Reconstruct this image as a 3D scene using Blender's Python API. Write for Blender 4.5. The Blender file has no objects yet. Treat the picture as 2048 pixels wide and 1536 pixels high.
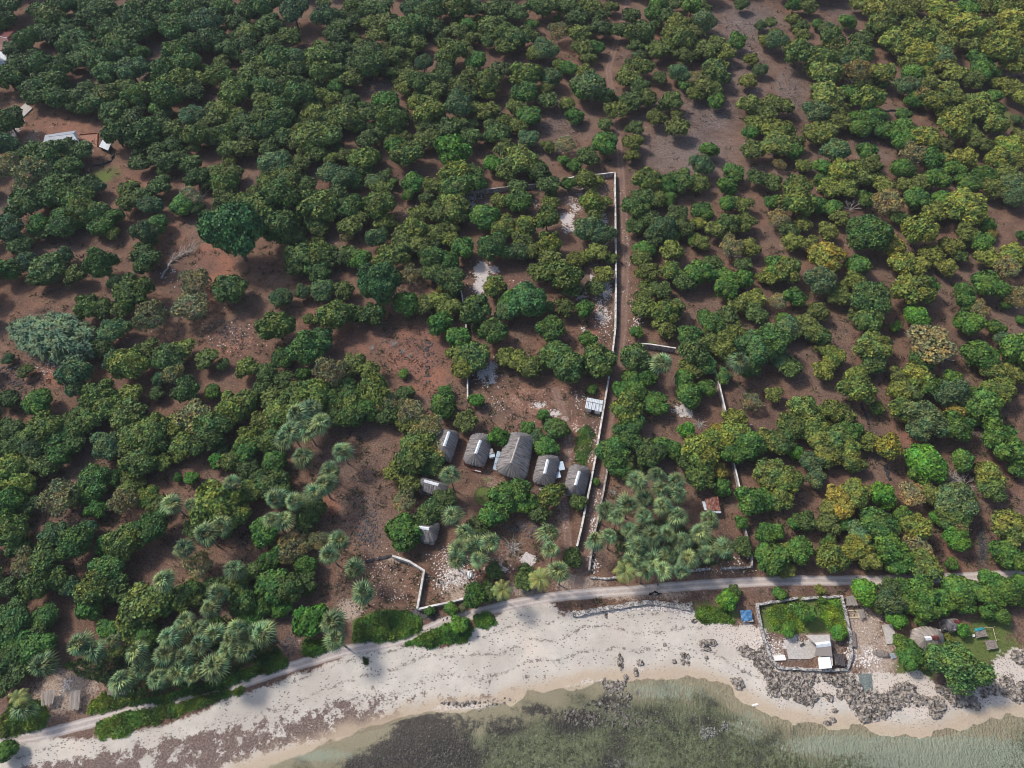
import bpy, bmesh, math, random
import numpy as np
from mathutils import Vector, Matrix
# ---------------------------------------------------------------- camera
SC = bpy.context.scene
COL = SC.collection
H = 180.0; TILT = math.radians(33.0); F = 1422.0
cam_d = bpy.data.cameras.new('camera'); cam = bpy.data.objects.new('camera', cam_d); COL.objects.link(cam)
cam.location = (0, 0, H); cam.rotation_euler = (TILT, 0, 0)
cam_d.sensor_width = 36.0; cam_d.lens = 36.0*F/2048.0; cam_d.clip_end = 4000; cam_d.clip_start = 1.0
SC.camera = cam
# ---------------------------------------------------------------- world, sun, exposure
SUN_EL = math.radians(48); SUN_TRAVEL = Vector((0.86, -0.51, 0)).normalized()
sun_from = Vector((-SUN_TRAVEL.x*math.cos(SUN_EL), -SUN_TRAVEL.y*math.cos(SUN_EL), math.sin(SUN_EL)))
w = bpy.data.worlds.new('World'); SC.world = w; w.use_nodes = True
nt = w.node_tree
sky = nt.nodes.new('ShaderNodeTexSky'); sky.sky_type = 'NISHITA'; sky.sun_disc = False
sky.sun_elevation = SUN_EL; sky.sun_rotation = math.atan2(sun_from.x, sun_from.y)
sky.air_density = 1.0; sky.dust_density = 2.5; sky.ozone_density = 1.0
nt.links.new(sky.outputs[0], nt.nodes['Background'].inputs[0])
nt.nodes['Background'].inputs[1].default_value = 0.14
sd_ = bpy.data.lights.new('sun', 'SUN'); sd_.energy = 2.6; sd_.angle = math.radians(9.0); sd_.color = (1.0, 0.93, 0.84)
sun = bpy.data.objects.new('sun', sd_); COL.objects.link(sun)
sun.rotation_euler = sun_from.to_track_quat('Z', 'Y').to_euler()
SC.view_settings.view_transform = 'Standard'; SC.view_settings.look = 'None'
SC.view_settings.exposure = 0.42; SC.view_settings.gamma = 1.0
SC.cycles.filter_width = 1.0; SC.cycles.max_bounces = 5; SC.cycles.diffuse_bounces = 3; SC.cycles.glossy_bounces = 2; SC.cycles.transparent_max_bounces = 6
# ---------------------------------------------------------------- pixel -> world
cT, sT = math.cos(TILT), math.sin(TILT)
def P(px, py, z=0.0):
    dx = (px-1024.0)/F; dy = (768.0-py)/F
    d = (dx, dy*cT+sT, dy*sT-cT)
    s = (z-H)/d[2]
    return Vector((d[0]*s, d[1]*s, z))
def depth(px, py, z=0.0):
    dy = (768.0-py)/F
    return (z-H)/(dy*sT-cT)
def PX(x, y, z=0.0):
    v = (x, y, z-H); fz = v[1]*sT - v[2]*cT; up = v[1]*cT + v[2]*sT
    return 1024+F*v[0]/fz, 768-F*up/fz
# ---------------------------------------------------------------- regions traced on the ground
def W2(pts, z=0.0):
    return np.array([[P(a, b, z).x, P(a, b, z).y] for a, b in pts])
SHORE = [(380,1600),(470,1555),(560,1522),(640,1497),(700,1472),(760,1456),(800,1440),(850,1428),(900,1420),(960,1418),(1000,1412),(1040,1396),(1080,1386),(1130,1376),(1180,1366),(1230,1360),(1280,1366),(1320,1355),(1370,1356),(1410,1362),(1445,1374),(1480,1396),(1520,1420),(1560,1436),(1600,1448),(1650,1452),(1700,1450),(1740,1462),(1790,1470),(1840,1475),(1890,1470),(1940,1452),(2000,1436),(2060,1424),(2200,1400)]
sh = W2(SHORE, -1.0)
SEA = np.vstack([sh, [[700, sh[-1][1]+40], [700,-700],[-700,-700],[-700, sh[0][1]-120]]])
BEACH_TOP = [(-200,1530),(0,1500),(60,1480),(130,1478),(190,1476),(240,1470),(330,1448),(400,1428),(450,1400),(500,1386),(560,1362),(620,1340),(680,1318),(700,1298),(720,1306),(760,1296),(812,1290),(870,1296),(930,1286),(948,1256),(975,1252),(1000,1226),(1040,1210),(1086,1202),(1112,1216),(1126,1230),(1150,1229),(1199,1219),(1249,1211),(1289,1206),(1330,1208),(1384,1220),(1392,1240),(1430,1246),(1480,1256),(1510,1290),(1530,1320),(1560,1345),(1600,1352),(1690,1352),(1730,1380),(1800,1352),(1850,1370),(1920,1380),(1980,1350),(2060,1300),(2250,1270)]
bt = W2(BEACH_TOP, -0.4)
BEACH = np.vstack([bt, [[900, bt[-1][1]],[900,-900],[-900,-900],[-900,bt[0][1]-100]]])
ROAD = [(2300,1136),(2048,1149),(1900,1156),(1740,1161),(1600,1161),(1500,1164),(1400,1170),(1324,1176),(1274,1180),(1199,1185),(1124,1192),(1074,1199),(1024,1209),(962,1224),(887,1245),(837,1268),(787,1283),(740,1293),(690,1301),(620,1322),(540,1347),(475,1370),(387,1391),(287,1417),(187,1443),(100,1466),(0,1483),(-200,1510)]
TRACK = [(1150,1185),(1168,1140),(1180,1070),(1193,1000),(1203,930),(1214,870),(1228,790),(1238,720),(1246,660),(1250,590),(1252,500),(1247,420),(1242,340),(1236,270),(1226,200),(1216,140),(1240,60),(1262,-20)]
DRIVE = [(1110,780),(1128,830),(1136,880),(1134,940),(1130,1000),(1132,1050),(1136,1090)]
ROADW, TRACKW, DRIVEW = W2(ROAD), W2(TRACK), W2(DRIVE)
def seg_dist(x, y, poly, closed):
    d = np.full(x.shape, 1e9)
    n = len(poly); m = n if closed else n-1
    for i in range(m):
        ax, ay = poly[i]; bx, by = poly[(i+1) % n]
        vx, vy = bx-ax, by-ay; L = vx*vx+vy*vy+1e-9
        t = np.clip(((x-ax)*vx+(y-ay)*vy)/L, 0, 1)
        d = np.minimum(d, (x-ax-t*vx)**2+(y-ay-t*vy)**2)
    return np.sqrt(d)
def inside(x, y, poly):
    c = np.zeros(x.shape, bool); n = len(poly)
    for i in range(n):
        ax, ay = poly[i]; bx, by = poly[(i+1) % n]
        if ay == by: continue
        cond = ((ay > y) != (by > y)) & (x < (bx-ax)*(y-ay)/(by-ay)+ax)
        c ^= cond
    return c
def sdf(x, y, poly):
    d = seg_dist(x, y, poly, True)
    return np.where(inside(x, y, poly), d, -d)
def smooth(x, a, b):
    t = np.clip((x-a)/(b-a), 0, 1); return t*t*(3-2*t)
def vnoise(x, y, seed=0):
    xi = np.floor(x).astype(np.int64); yi = np.floor(y).astype(np.int64); fx = x-xi; fy = y-yi
    def h(a, b):
        n = (a*374761393 + b*668265263 + seed*1442695041) & 0x7fffffff
        n = ((n ^ (n >> 13))*1274126177) & 0x7fffffff
        return (n ^ (n >> 16)) % 10007/10007.0
    ux = fx*fx*(3-2*fx); uy = fy*fy*(3-2*fy)
    return (h(xi,yi)*(1-ux)+h(xi+1,yi)*ux)*(1-uy)+(h(xi,yi+1)*(1-ux)+h(xi+1,yi+1)*ux)*uy
def fbm(x, y, seed=0, o=4):
    s = 0; a = .5
    for k in range(o):
        s = s+a*vnoise(x*2**k, y*2**k, seed+k); a *= .5
    return s/(1-.5**o)
def height(x, y, sea=None):
    x = np.asarray(x, float); y = np.asarray(y, float)
    if sea is None: sea = sdf(x, y, SEA)
    z = -0.05*(np.clip(sea, -20, 50)+20)
    z = z + np.where(sea > -25, 0.22*(fbm(x*.26, y*.22, 5)-.5), 0.0) + 0.14*(fbm(x*.12, y*.12, 9)-.5)*(1-smooth(sea, -30, -20))
    return z
def gz(x, y):
    return float(height(np.array([x]), np.array([y]))[0])
def PG(px, py, dz=0.0):
    """the point that a pixel shows at dz above the ground"""
    z = dz
    for _ in range(2):
        p = P(px, py, z); z = gz(p.x, p.y)+dz
    return P(px, py, z)
# ---------------------------------------------------------------- object helpers
def tag(o, label=None, cat=None, group=None, kind=None):
    if label: o['label'] = label
    if cat: o['category'] = cat
    if group: o['group'] = group
    if kind: o['kind'] = kind
    return o
def empty(name, loc, label, cat, group=None):
    o = bpy.data.objects.new(name, None); o.empty_display_size = .3; COL.objects.link(o); o.location = loc
    return tag(o, label, cat, group)
def mesh_np(name, v, f, mats=(), fm=None, smooth_=False):
    """v: (n,3); f: list of index arrays (m,k)"""
    me = bpy.data.meshes.new(name)
    v = np.asarray(v, np.float32)
    if not isinstance(f, list): f = [f]
    f = [np.asarray(a, np.int32) for a in f if len(a)]
    nl = sum(a.size for a in f); nf = sum(len(a) for a in f)
    me.vertices.add(len(v)); me.vertices.foreach_set('co', v.ravel())
    me.loops.add(nl); me.polygons.add(nf)
    me.loops.foreach_set('vertex_index', np.concatenate([a.ravel() for a in f]))
    tot = np.concatenate([np.full(len(a), a.shape[1], np.int32) for a in f])
    st = np.concatenate([[0], np.cumsum(tot)[:-1]]).astype(np.int32)
    me.polygons.foreach_set('loop_start', st)
    if fm is not None: me.polygons.foreach_set('material_index', np.asarray(fm, np.int32))
    me.update(calc_edges=True)
    me.shade_smooth() if smooth_ else me.shade_flat()
    for m in mats: me.materials.append(m)
    return me
def link(name, me, parent=None, loc=None):
    o = bpy.data.objects.new(name, me); COL.objects.link(o)
    if parent is not None: o.parent = parent
    if loc is not None: o.location = loc
    return o
class MB:
    def __init__(s): s.v = []; s.f = []; s.m = []
    def add(s, vs, fs, mi=0):
        b = len(s.v); s.v += [tuple(v) for v in vs]; s.f += [tuple(b+i for i in f) for f in fs]; s.m += [mi]*len(fs)
    def box(s, c, size, rz=0, mi=0, tilt=None):
        x, y, z = [q/2 for q in size]
        vs = [Vector((a*x, b*y, d*z)) for d in (-1, 1) for a, b in ((-1,-1),(1,-1),(1,1),(-1,1))]
        R = Matrix.Rotation(rz, 3, 'Z')
        if tilt: R = R @ Matrix.Rotation(tilt, 3, 'X')
        s.add([R @ v+Vector(c) for v in vs], [(0,3,2,1),(4,5,6,7),(0,1,5,4),(1,2,6,5),(2,3,7,6),(3,0,4,7)], mi)
    def prism(s, pts, z0, z1, mi=0):
        n = len(pts); z0 = z0 if hasattr(z0, '__len__') else [z0]*n; z1 = z1 if hasattr(z1, '__len__') else [z1]*n
        vs = [(p[0], p[1], z0[i]) for i, p in enumerate(pts)]+[(p[0], p[1], z1[i]) for i, p in enumerate(pts)]
        s.add(vs, [tuple(range(n))[::-1], tuple(range(n, 2*n))]+[(i, (i+1) % n, n+(i+1) % n, n+i) for i in range(n)], mi)
    def tube(s, pts, rad, n=6, mi=0):
        pts = [Vector(p) for p in pts]; rings = []
        for i, p in enumerate(pts):
            d = (pts[min(i+1, len(pts)-1)]-pts[max(i-1, 0)]).normalized()
            a = d.orthogonal().normalized(); b = d.cross(a); r = rad[i] if hasattr(rad, '__len__') else rad
            rings.append([p+(a*math.cos(t)+b*math.sin(t))*r for t in [2*math.pi*k/n for k in range(n)]])
        vs = [v for r in rings for v in r]; fs = []
        for i in range(len(pts)-1):
            for k in range(n): fs.append((i*n+k, i*n+(k+1) % n, (i+1)*n+(k+1) % n, (i+1)*n+k))
        fs.append(tuple(range(n))[::-1]); fs.append(tuple((len(pts)-1)*n+k for k in range(n)))
        s.add(vs, fs, mi)
    def mesh(s, name, mats, smooth_=False):
        me = bpy.data.meshes.new(name); me.from_pydata([tuple(v) for v in s.v], [], s.f)
        for i, m in enumerate(mats): me.materials.append(m)
        if len(mats) > 1: me.polygons.foreach_set('material_index', s.m)
        me.update(); me.shade_smooth() if smooth_ else me.shade_flat()
        return me
    def build(s, name, mats, parent=None, smooth_=False):
        """built in world coordinates; the parent is an Empty that only translates"""
        if not isinstance(mats, (list, tuple)): mats = [mats]
        if parent is not None:
            q = Vector((0, 0, 0)); p = parent
            while p is not None: q += p.location; p = p.parent
            s.v = [tuple(Vector(v)-q) for v in s.v]
            return link(name, s.mesh(name, mats, smooth_), parent)
        c = Vector((sum(v[0] for v in s.v)/len(s.v), sum(v[1] for v in s.v)/len(s.v), min(v[2] for v in s.v)))
        s.v = [tuple(Vector(v)-c) for v in s.v]
        return link(name, s.mesh(name, mats, smooth_), None, c)
# ---------------------------------------------------------------- material helpers
class G:
    def __init__(s, name, rough=.8, spec=.2):
        s.m = bpy.data.materials.new(name); s.m.use_nodes = True; s.t = s.m.node_tree
        s.b = s.t.nodes['Principled BSDF']; s.b.inputs['Roughness'].default_value = rough
        s.b.inputs['Specular IOR Level'].default_value = spec; s._pos = None
    def n(s, typ, **kw):
        x = s.t.nodes.new(typ)
        for k, v in kw.items(): setattr(x, k, v)
        return x
    def put(s, sock, v):
        if isinstance(v, bpy.types.NodeSocket): s.t.links.new(v, sock)
        elif v is not None:
            if hasattr(v, '__len__') and len(v) == 3 and sock.type == 'RGBA': v = (*v, 1)
            sock.default_value = v
    def pos(s):
        if s._pos is None: s._pos = s.n('ShaderNodeNewGeometry').outputs['Position']
        return s._pos
    def noise(s, scale, detail=4, rough=.55, vec=None, dist=0, out=0):
        x = s.n('ShaderNodeTexNoise'); s.put(x.inputs['Vector'], vec if vec is not None else s.pos())
        x.inputs['Scale'].default_value = scale; x.inputs['Detail'].default_value = detail
        x.inputs['Roughness'].default_value = rough; x.inputs['Distortion'].default_value = dist
        return x.outputs[out]
    def voro(s, scale, feature='F1', out='Distance', vec=None):
        x = s.n('ShaderNodeTexVoronoi', feature=feature); s.put(x.inputs['Vector'], vec if vec is not None else s.pos())
        x.inputs['Scale'].default_value = scale; return x.outputs[out]
    def ma(s, op, a, b=None, c=None, clamp=False):
        x = s.n('ShaderNodeMath', operation=op, use_clamp=clamp); s.put(x.inputs[0], a)
        if b is not None: s.put(x.inputs[1], b)
        if c is not None: s.put(x.inputs[2], c)
        return x.outputs[0]
    def ss(s, x_, a, b, lo=0., hi=1.):
        x = s.n('ShaderNodeMapRange', interpolation_type='SMOOTHSTEP'); s.put(x.inputs[0], x_)
        x.inputs[1].default_value = a; x.inputs[2].default_value = b; x.inputs[3].default_value = lo; x.inputs[4].default_value = hi
        return x.outputs[0]
    def mix(s, f, a, b, mode='MIX'):
        x = s.n('ShaderNodeMix', data_type='RGBA', blend_type=mode); s.put(x.inputs[0], f); s.put(x.inputs[6], a); s.put(x.inputs[7], b)
        return x.outputs[2]
    def attr(s, name): return s.n('ShaderNodeAttribute', attribute_name=name)
    def sep(s, c):
        x = s.n('ShaderNodeSeparateColor'); s.put(x.inputs[0], c); return x.outputs
    def scale(s, v, k):
        x = s.n('ShaderNodeVectorMath', operation='MULTIPLY'); s.put(x.inputs[0], v); x.inputs[1].default_value = k; return x.outputs[0]
    def bump(s, h, strength=.5, dist=.1):
        x = s.n('ShaderNodeBump'); x.inputs['Strength'].default_value = strength; x.inputs['Distance'].default_value = dist
        s.put(x.inputs['Height'], h); s.put(s.b.inputs['Normal'], x.outputs[0])
    def col(s, c): s.put(s.b.inputs['Base Color'], c); return s.m
def simple(name, c, var=.25, sc=3., rough=.8, spec=.2, bump=0.0, c2=None, detail=5, metal=0):
    g = G(name, rough, spec); n = g.noise(sc, detail, .65)
    a = tuple(q*(1-var) for q in c); b = c2 or tuple(min(1, q*(1+var)) for q in c)
    if bump: g.bump(n, .6, bump)
    g.b.inputs['Metallic'].default_value = metal
    return g.col(g.mix(g.ss(n, .35, .65), a, b))
# ---------------------------------------------------------------- foliage materials
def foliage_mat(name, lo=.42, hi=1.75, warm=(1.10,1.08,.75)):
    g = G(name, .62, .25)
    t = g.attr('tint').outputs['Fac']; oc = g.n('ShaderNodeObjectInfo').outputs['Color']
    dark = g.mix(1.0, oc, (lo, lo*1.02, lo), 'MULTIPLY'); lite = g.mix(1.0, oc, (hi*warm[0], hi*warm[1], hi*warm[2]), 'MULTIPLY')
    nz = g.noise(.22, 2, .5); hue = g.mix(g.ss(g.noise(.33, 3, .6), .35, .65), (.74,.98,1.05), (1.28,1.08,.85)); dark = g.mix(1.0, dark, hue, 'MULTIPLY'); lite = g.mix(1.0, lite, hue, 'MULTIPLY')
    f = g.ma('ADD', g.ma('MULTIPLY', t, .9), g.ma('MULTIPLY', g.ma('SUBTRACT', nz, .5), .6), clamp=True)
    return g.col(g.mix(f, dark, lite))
M = {}
M['leaf'] = foliage_mat('broad_leaves')
M['bark'] = simple('bark', (.12,.095,.08), .3, 4, .9, .1, .05)
M['palebark'] = simple('pale_bark', (.36,.33,.30), .3, 5, .9, .1, .03)
M['palmtrunk'] = simple('palm_trunk', (.17,.14,.12), .3, 3, .9, .1, .05)
M['palm'] = foliage_mat('palm_leaves', .38, 2.0, (1.06,1.03,.92))
M['petiole'] = simple('petiole', (.36,.29,.11), .25, 2)
M['deadfrond'] = simple('dead_frond', (.20,.12,.08), .3, 2)
def thatch_mat(name, a, b, c):
    g = G(name, .95, .05)
    uv = g.n('ShaderNodeUVMap').outputs[0]
    v = g.scale(uv, (3.6, .45, 1)); n1 = g.noise(1.0, 5, .7, vec=v); v2 = g.scale(uv, (2.2, .3, 1)); n2 = g.noise(1.0, 3, .6, vec=v2)
    v3 = g.scale(uv, (.6, 5.0, 1)); n3 = g.noise(1.0, 2, .5, vec=v3)
    n4 = g.noise(.5, 3, .6)
    h = g.ma('ADD', g.ma('MULTIPLY', n1, .7), g.ma('MULTIPLY', n2, .4))
    h = g.ma('ADD', h, g.ma('MULTIPLY', n3, .15))
    cc = g.mix(g.ss(h, .47, .76), a, b); cc = g.mix(g.ss(n4, .5, .75, 0, .6), cc, c)
    g.bump(h, 1.0, .45)
    return g.col(cc)
M['thatch'] = thatch_mat('thatch', (.075,.07,.07), (.29,.27,.265), (.21,.185,.175))
M['thatch_old'] = thatch_mat('old_thatch', (.12,.10,.09), (.46,.41,.36), (.33,.28,.23))
M['ridge'] = simple('ridge_metal', (.66,.68,.70), .12, 1.5, .45, .4)
M['ridge_dull'] = simple('ridge_thatch_cord', (.42,.37,.33), .15, 3)
M['red'] = simple('red_sheet', (.125,.032,.028), .3, 2, .6, .3)
M['white_wall'] = simple('whitewashed_render', (.52,.49,.45), .30, .55, .9, .1, .02, (.68,.66,.62), 9)
M['greyroof'] = simple('grey_metal_roof', (.27,.30,.33), .12, .8, .5, .3)
M['dirty_wall'] = simple('weathered_render', (.30,.275,.255), .45, 1.2, .95, .1, .03, detail=8)
M['stone_wall'] = simple('stacked_stone', (.20,.185,.175), .6, 2.2, .95, .1, .08, (.5,.47,.44), 8)
M['concrete'] = simple('cement_slab', (.40,.375,.35), .15, 2.5, .9, .1, .02)
M['brick'] = simple('brick_wall', (.30,.12,.07), .25, 3, .9, .1, .02)
M['wood'] = simple('grey_wood', (.20,.17,.15), .35, 3, .9, .1, .02)
M['darkwood'] = simple('dark_wood', (.07,.06,.06), .35, 2, .8, .1, .02)
M['plaster'] = simple('wall_plaster', (.45,.40,.35), .2, 2)
M['zinc'] = simple('zinc_sheet', (.47,.51,.54), .1, 1.2, .45, .4)
M['zincblue'] = simple('pale_blue_sheet', (.42,.51,.57), .15, 1.2, .4, .5)
M['rust'] = simple('rusty_sheet', (.16,.045,.03), .3, 1.1, .8, .2, 0, (.30,.16,.12), 6)
M['blue'] = simple('blue_tarp', (.06,.16,.30), .35, 1.5, .5, .3, .05)
M['teal'] = simple('teal_cloth', (.04,.30,.33), .25, 2, .6, .2, .03)
M['net'] = simple('grey_green_net', (.16,.185,.175), .35, 4, .9, .1, .03)
M['white'] = simple('white_plastic', (.78,.78,.76), .08, 2, .5, .3)
M['bamboo'] = simple('bamboo_pole', (.45,.38,.26), .2, 3)
M['coral'] = simple('coral_rock', (.085,.070,.058), .4, 1.3, .95, .1, .06, (.36,.32,.28), 8)
M['black'] = simple('black_hair', (.012,.011,.012), .2, 4, .8, .2)
M['glass'] = simple('dark_window', (.03,.035,.04), .1, 2, .2, .5)
M['tank'] = simple('pale_cement', (.72,.69,.64), .08, 2)
M['soilred'] = simple('red_earth_yard', (.26,.13,.09), .2, 1.5)
def stone_mat(name, a, b):
    g = G(name, .95, .1); t = g.attr('tint').outputs['Fac']; n = g.noise(5, 4, .6)
    return g.col(g.mix(g.ma('ADD', g.ma('MULTIPLY', t, .7), g.ma('MULTIPLY', n, .3)), a, b))
M['palestones'] = stone_mat('pale_stones', (.26,.20,.17), (.78,.74,.70))
M['darkstones'] = stone_mat('dark_stones', (.03,.03,.033), (.15,.14,.14))
# ---------------------------------------------------------------- ground: soil, sand and seabed colours, with pale sky reflection painted on the seabed
def ground_mat():
    g = G('ground_surface', .95, .08)
    A = g.attr('ga'); B = g.attr('gb'); C = g.attr('gc')
    sa, se, ro = g.sep(A.outputs['Color'])[:3]; tr = A.outputs['Alpha']
    red, pale, grass = g.sep(B.outputs['Color'])[:3]; stone = B.outputs['Alpha']
    weed, yard, rocky = g.sep(C.outputs['Color'])[:3]; grey = C.outputs['Alpha']
    nb = g.noise(.035, 4, .6); nm = g.noise(.22, 5, .6); nf = g.noise(1.3, 5, .65); nx = g.noise(2.6, 5, .78)
    nfc = g.ma('SUBTRACT', nf, .5); nmc = g.ma('SUBTRACT', nm, .5)
    # soil
    c = g.mix(g.ss(nm, .3, .7), (.118,.064,.043), (.212,.122,.078))
    c = g.mix(g.ss(g.ma('ADD', nb, g.ma('MULTIPLY', nfc, .5)), .42, .68, 0, .6), c, (.145,.108,.092))
    rr = g.ma('ADD', red, g.ma('ADD', g.ma('MULTIPLY', nmc, 1.1), g.ma('MULTIPLY', nfc, .6)))
    c = g.mix(g.ss(rr, .12, .95), c, (.27,.122,.078))
    gg = g.ma('ADD', grey, g.ma('MULTIPLY', nmc, 1.3))
    c = g.mix(g.ss(gg, .25, 1.1, 0, .9), c, g.mix(g.ss(nf, .35, .65), (.12,.092,.084), (.21,.165,.145)))
    c = g.mix(g.ss(nf, .52, .36, 0, .45), c, (.062,.044,.038)); c = g.mix(g.ss(nf, .55, .70, 0, .35), c, (.25,.175,.135))
    c = g.mix(g.ss(nb, .50, .36, 0, .45), c, (.075,.055,.050))
    # dry litter and pebbles
    c = g.mix(g.ss(nx, .53, .68, 0, .8), c, (.27,.215,.18))
    c = g.mix(g.ss(nx, .47, .34, 0, .85), c, (.035,.027,.027))
    vs = g.voro(1.5); sp = g.ma('MULTIPLY', g.ss(vs, .30, .16), g.ss(g.ma('ADD', stone, g.ma('MULTIPLY', nfc, 1.6)), .35, .6))
    c = g.mix(sp, c, (.035,.034,.038))
    # yard
    yy = g.ma('ADD', yard, g.ma('ADD', g.ma('MULTIPLY', nmc, .9), g.ma('MULTIPLY', nfc, .9)))
    c = g.mix(g.ss(yy, .45, .95), c, g.mix(g.ss(nx, .35, .65), (.24,.175,.135), (.44,.36,.29)))
    pp = g.ma('ADD', pale, g.ma('ADD', g.ma('MULTIPLY', nmc, 2.4), g.ma('MULTIPLY', nfc, 2.2)))
    c = g.mix(g.ss(pp, .6, .8), c, g.mix(g.ss(nx, .35, .62), (.36,.31,.29), (.60,.56,.53)))
    # grass
    gr = g.ma('ADD', grass, g.ma('ADD', g.ma('MULTIPLY', nmc, .8), g.ma('MULTIPLY', nfc, .7)))
    c = g.mix(g.ss(gr, .4, .75), c, g.mix(g.ss(nx, .3, .7), (.055,.085,.022), (.15,.18,.055)))
    # track: compacted reddish earth with two wheel lines
    tn = g.ma('ADD', tr, g.ma('MULTIPLY', nfc, .9))
    c = g.mix(g.ss(tn, 1.7, .9, 0, .55), c, (.20,.13,.105))
    w = g.ma('MULTIPLY', g.ss(g.ma('ABSOLUTE', g.ma('SUBTRACT', g.ma('ADD', tr, g.ma('MULTIPLY', nmc, .9)), .75)), .5, .05, 0, .5), g.ss(nf, .38, .6))
    c = g.mix(w, c, (.30,.21,.165))
    # sand
    s1 = g.ma('ADD', sa, g.ma('ADD', g.ma('MULTIPLY', nmc, 3.5), g.ma('MULTIPLY', nfc, 2.2)))
    sand = g.mix(g.ss(nm, .3, .7), (.42,.385,.33), (.53,.485,.415))
    sand = g.mix(g.ss(nb, .52, .62, 0, .55), sand, (.58,.49,.40))
    sand = g.mix(g.ss(nx, .3, .7, 0, .25), sand, (.70,.66,.62))
    rip = g.noise(1.0, 3, .6, vec=g.scale(g.pos(), (1.1, 3.2, 1)), dist=1.2)
    sand = g.mix(g.ss(rip, .52, .62, 0, .22), sand, (.40,.355,.325))
    sand = g.mix(g.ss(g.noise(.055, 4, .6, dist=.5), .45, .6, 0, .5), sand, (.40,.35,.305))
    # drift lines along the waterline
    lw = g.ma('ADD', se, g.ma('MULTIPLY', g.noise(.07, 3, .6), 9.0))
    saw = g.ma('ABSOLUTE', g.ma('SUBTRACT', g.ma('FRACT', g.ma('MULTIPLY', lw, .21)), .5))
    line = g.ma('MULTIPLY', g.ss(saw, .13, .03), g.ss(g.noise(1.1, 5, .8, out=0), .49, .57))
    sand = g.mix(g.ma('MULTIPLY', line, g.ss(se, -4, -7)), sand, (.20,.17,.15))
    vv = g.voro(1.05, vec=g.scale(g.pos(), (1, 1.6, 1)))
    spk = g.ma('MULTIPLY', g.ss(vv, .29, .17), g.ss(g.noise(.16, 3, .6), .41, .53))
    sand = g.mix(spk, sand, (.17,.145,.135))
    # seaweed wrack
    wv = g.noise(.30, 9, .78, dist=.15)
    wn = g.ma('ADD', weed, g.ma('MULTIPLY', g.ma('SUBTRACT', wv, .5), 2.6))
    sand = g.mix(g.ss(wn, .56, .66), sand, g.mix(g.ss(nx, .38, .70), (.105,.075,.066), (.28,.215,.18)))
    # wet sand
    wt = g.ma('ADD', se, g.ma('MULTIPLY', nmc, 5.0))
    sand = g.mix(g.ss(wt, -4.5, -1.0, 0, .85), sand, (.42,.33,.235))
    c = g.mix(g.ss(s1, -.4, .5), c, sand)
    # rocky shore
    rk = g.ma('ADD', rocky, g.ma('ADD', g.ma('MULTIPLY', nmc, 1.6), g.ma('MULTIPLY', nfc, 1.0)))
    v2 = g.voro(2.2)
    c = g.mix(g.ss(rk, .35, .6), c, g.mix(g.ss(v2, .12, .42), (.14,.12,.105), (.52,.46,.40)))
    # road
    rn = g.ma('ADD', ro, g.ma('ADD', g.ma('MULTIPLY', nfc, .8), g.ma('MULTIPLY', nmc, .8)))
    rc = g.mix(g.ss(nf, .3, .7), (.36,.31,.28), (.46,.405,.37))
    wl = g.ss(g.ma('ABSOLUTE', g.ma('SUBTRACT', ro, .62)), .34, .12, 0, .6)
    rc = g.mix(wl, rc, (.60,.53,.485))
    c = g.mix(g.ss(rn, 1.45, 1.05, 0, .95), c, rc)
    # seabed
    b1 = g.noise(.10, 6, .62, dist=.6); b2 = g.noise(.75, 7, .75); b3 = g.noise(2.4, 5, .8)
    sb = g.mix(g.ss(b2, .36, .60), (.060,.068,.036), (.225,.240,.130))
    sb = g.mix(g.ss(b3, .50, .62, 0, .6), sb, (.34,.33,.25)); sb = g.mix(g.ss(b3, .46, .36, 0, .6), sb, (.07,.07,.055))
    sb = g.mix(g.ss(g.ma('ADD', b1, g.ma('MULTIPLY', g.ma('SUBTRACT', b2, .5), .5)), .54, .70, 0, .8), sb, (.075,.068,.06))
    sb = g.mix(g.ss(b1, .46, .32, 0, .4), sb, (.24,.26,.17))
    bare = g.ma('ADD', se, g.ma('ADD', g.ma('MULTIPLY', g.ma('SUBTRACT', b1, .5), 16.0), g.ma('MULTIPLY', g.ma('SUBTRACT', b2, .5), 9.0)))
    sb = g.mix(g.ss(bare, 8.0, .5), sb, (.43,.36,.26))
    sb = g.mix(g.ss(g.ma('ADD', g.ma('SUBTRACT', weed, 1.0), g.ma('ADD', g.ma('MULTIPLY', g.ma('SUBTRACT', b2, .5), 2.6), g.ma('MULTIPLY', g.ma('SUBTRACT', b1, .5), 2.0))), .3, .9, 0, .9), sb, g.mix(g.ss(b3, .4, .65), (.040,.030,.038), (.10,.08,.07)))
    pg = g.ma('ADD', g.ma('SUBTRACT', pale, 1.0), g.ma('MULTIPLY', g.ma('SUBTRACT', b2, .5), 3.2))
    sb = g.mix(g.ss(pg, .2, 1.0, 0, .75), sb, (.44,.46,.38))  # pale greenish tone: shallows, and sky reflection put into the seabed colour
    c = g.mix(g.ss(g.ma('ADD', se, g.ma('MULTIPLY', nfc, 1.6)), -.3, .3), c, sb)
    hh = g.ma('ADD', g.ma('MULTIPLY', nx, .5), g.ma('MULTIPLY', nf, .8))
    g.bump(hh, .7, .22)
    return g.col(c)
M['ground'] = ground_mat()
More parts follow.
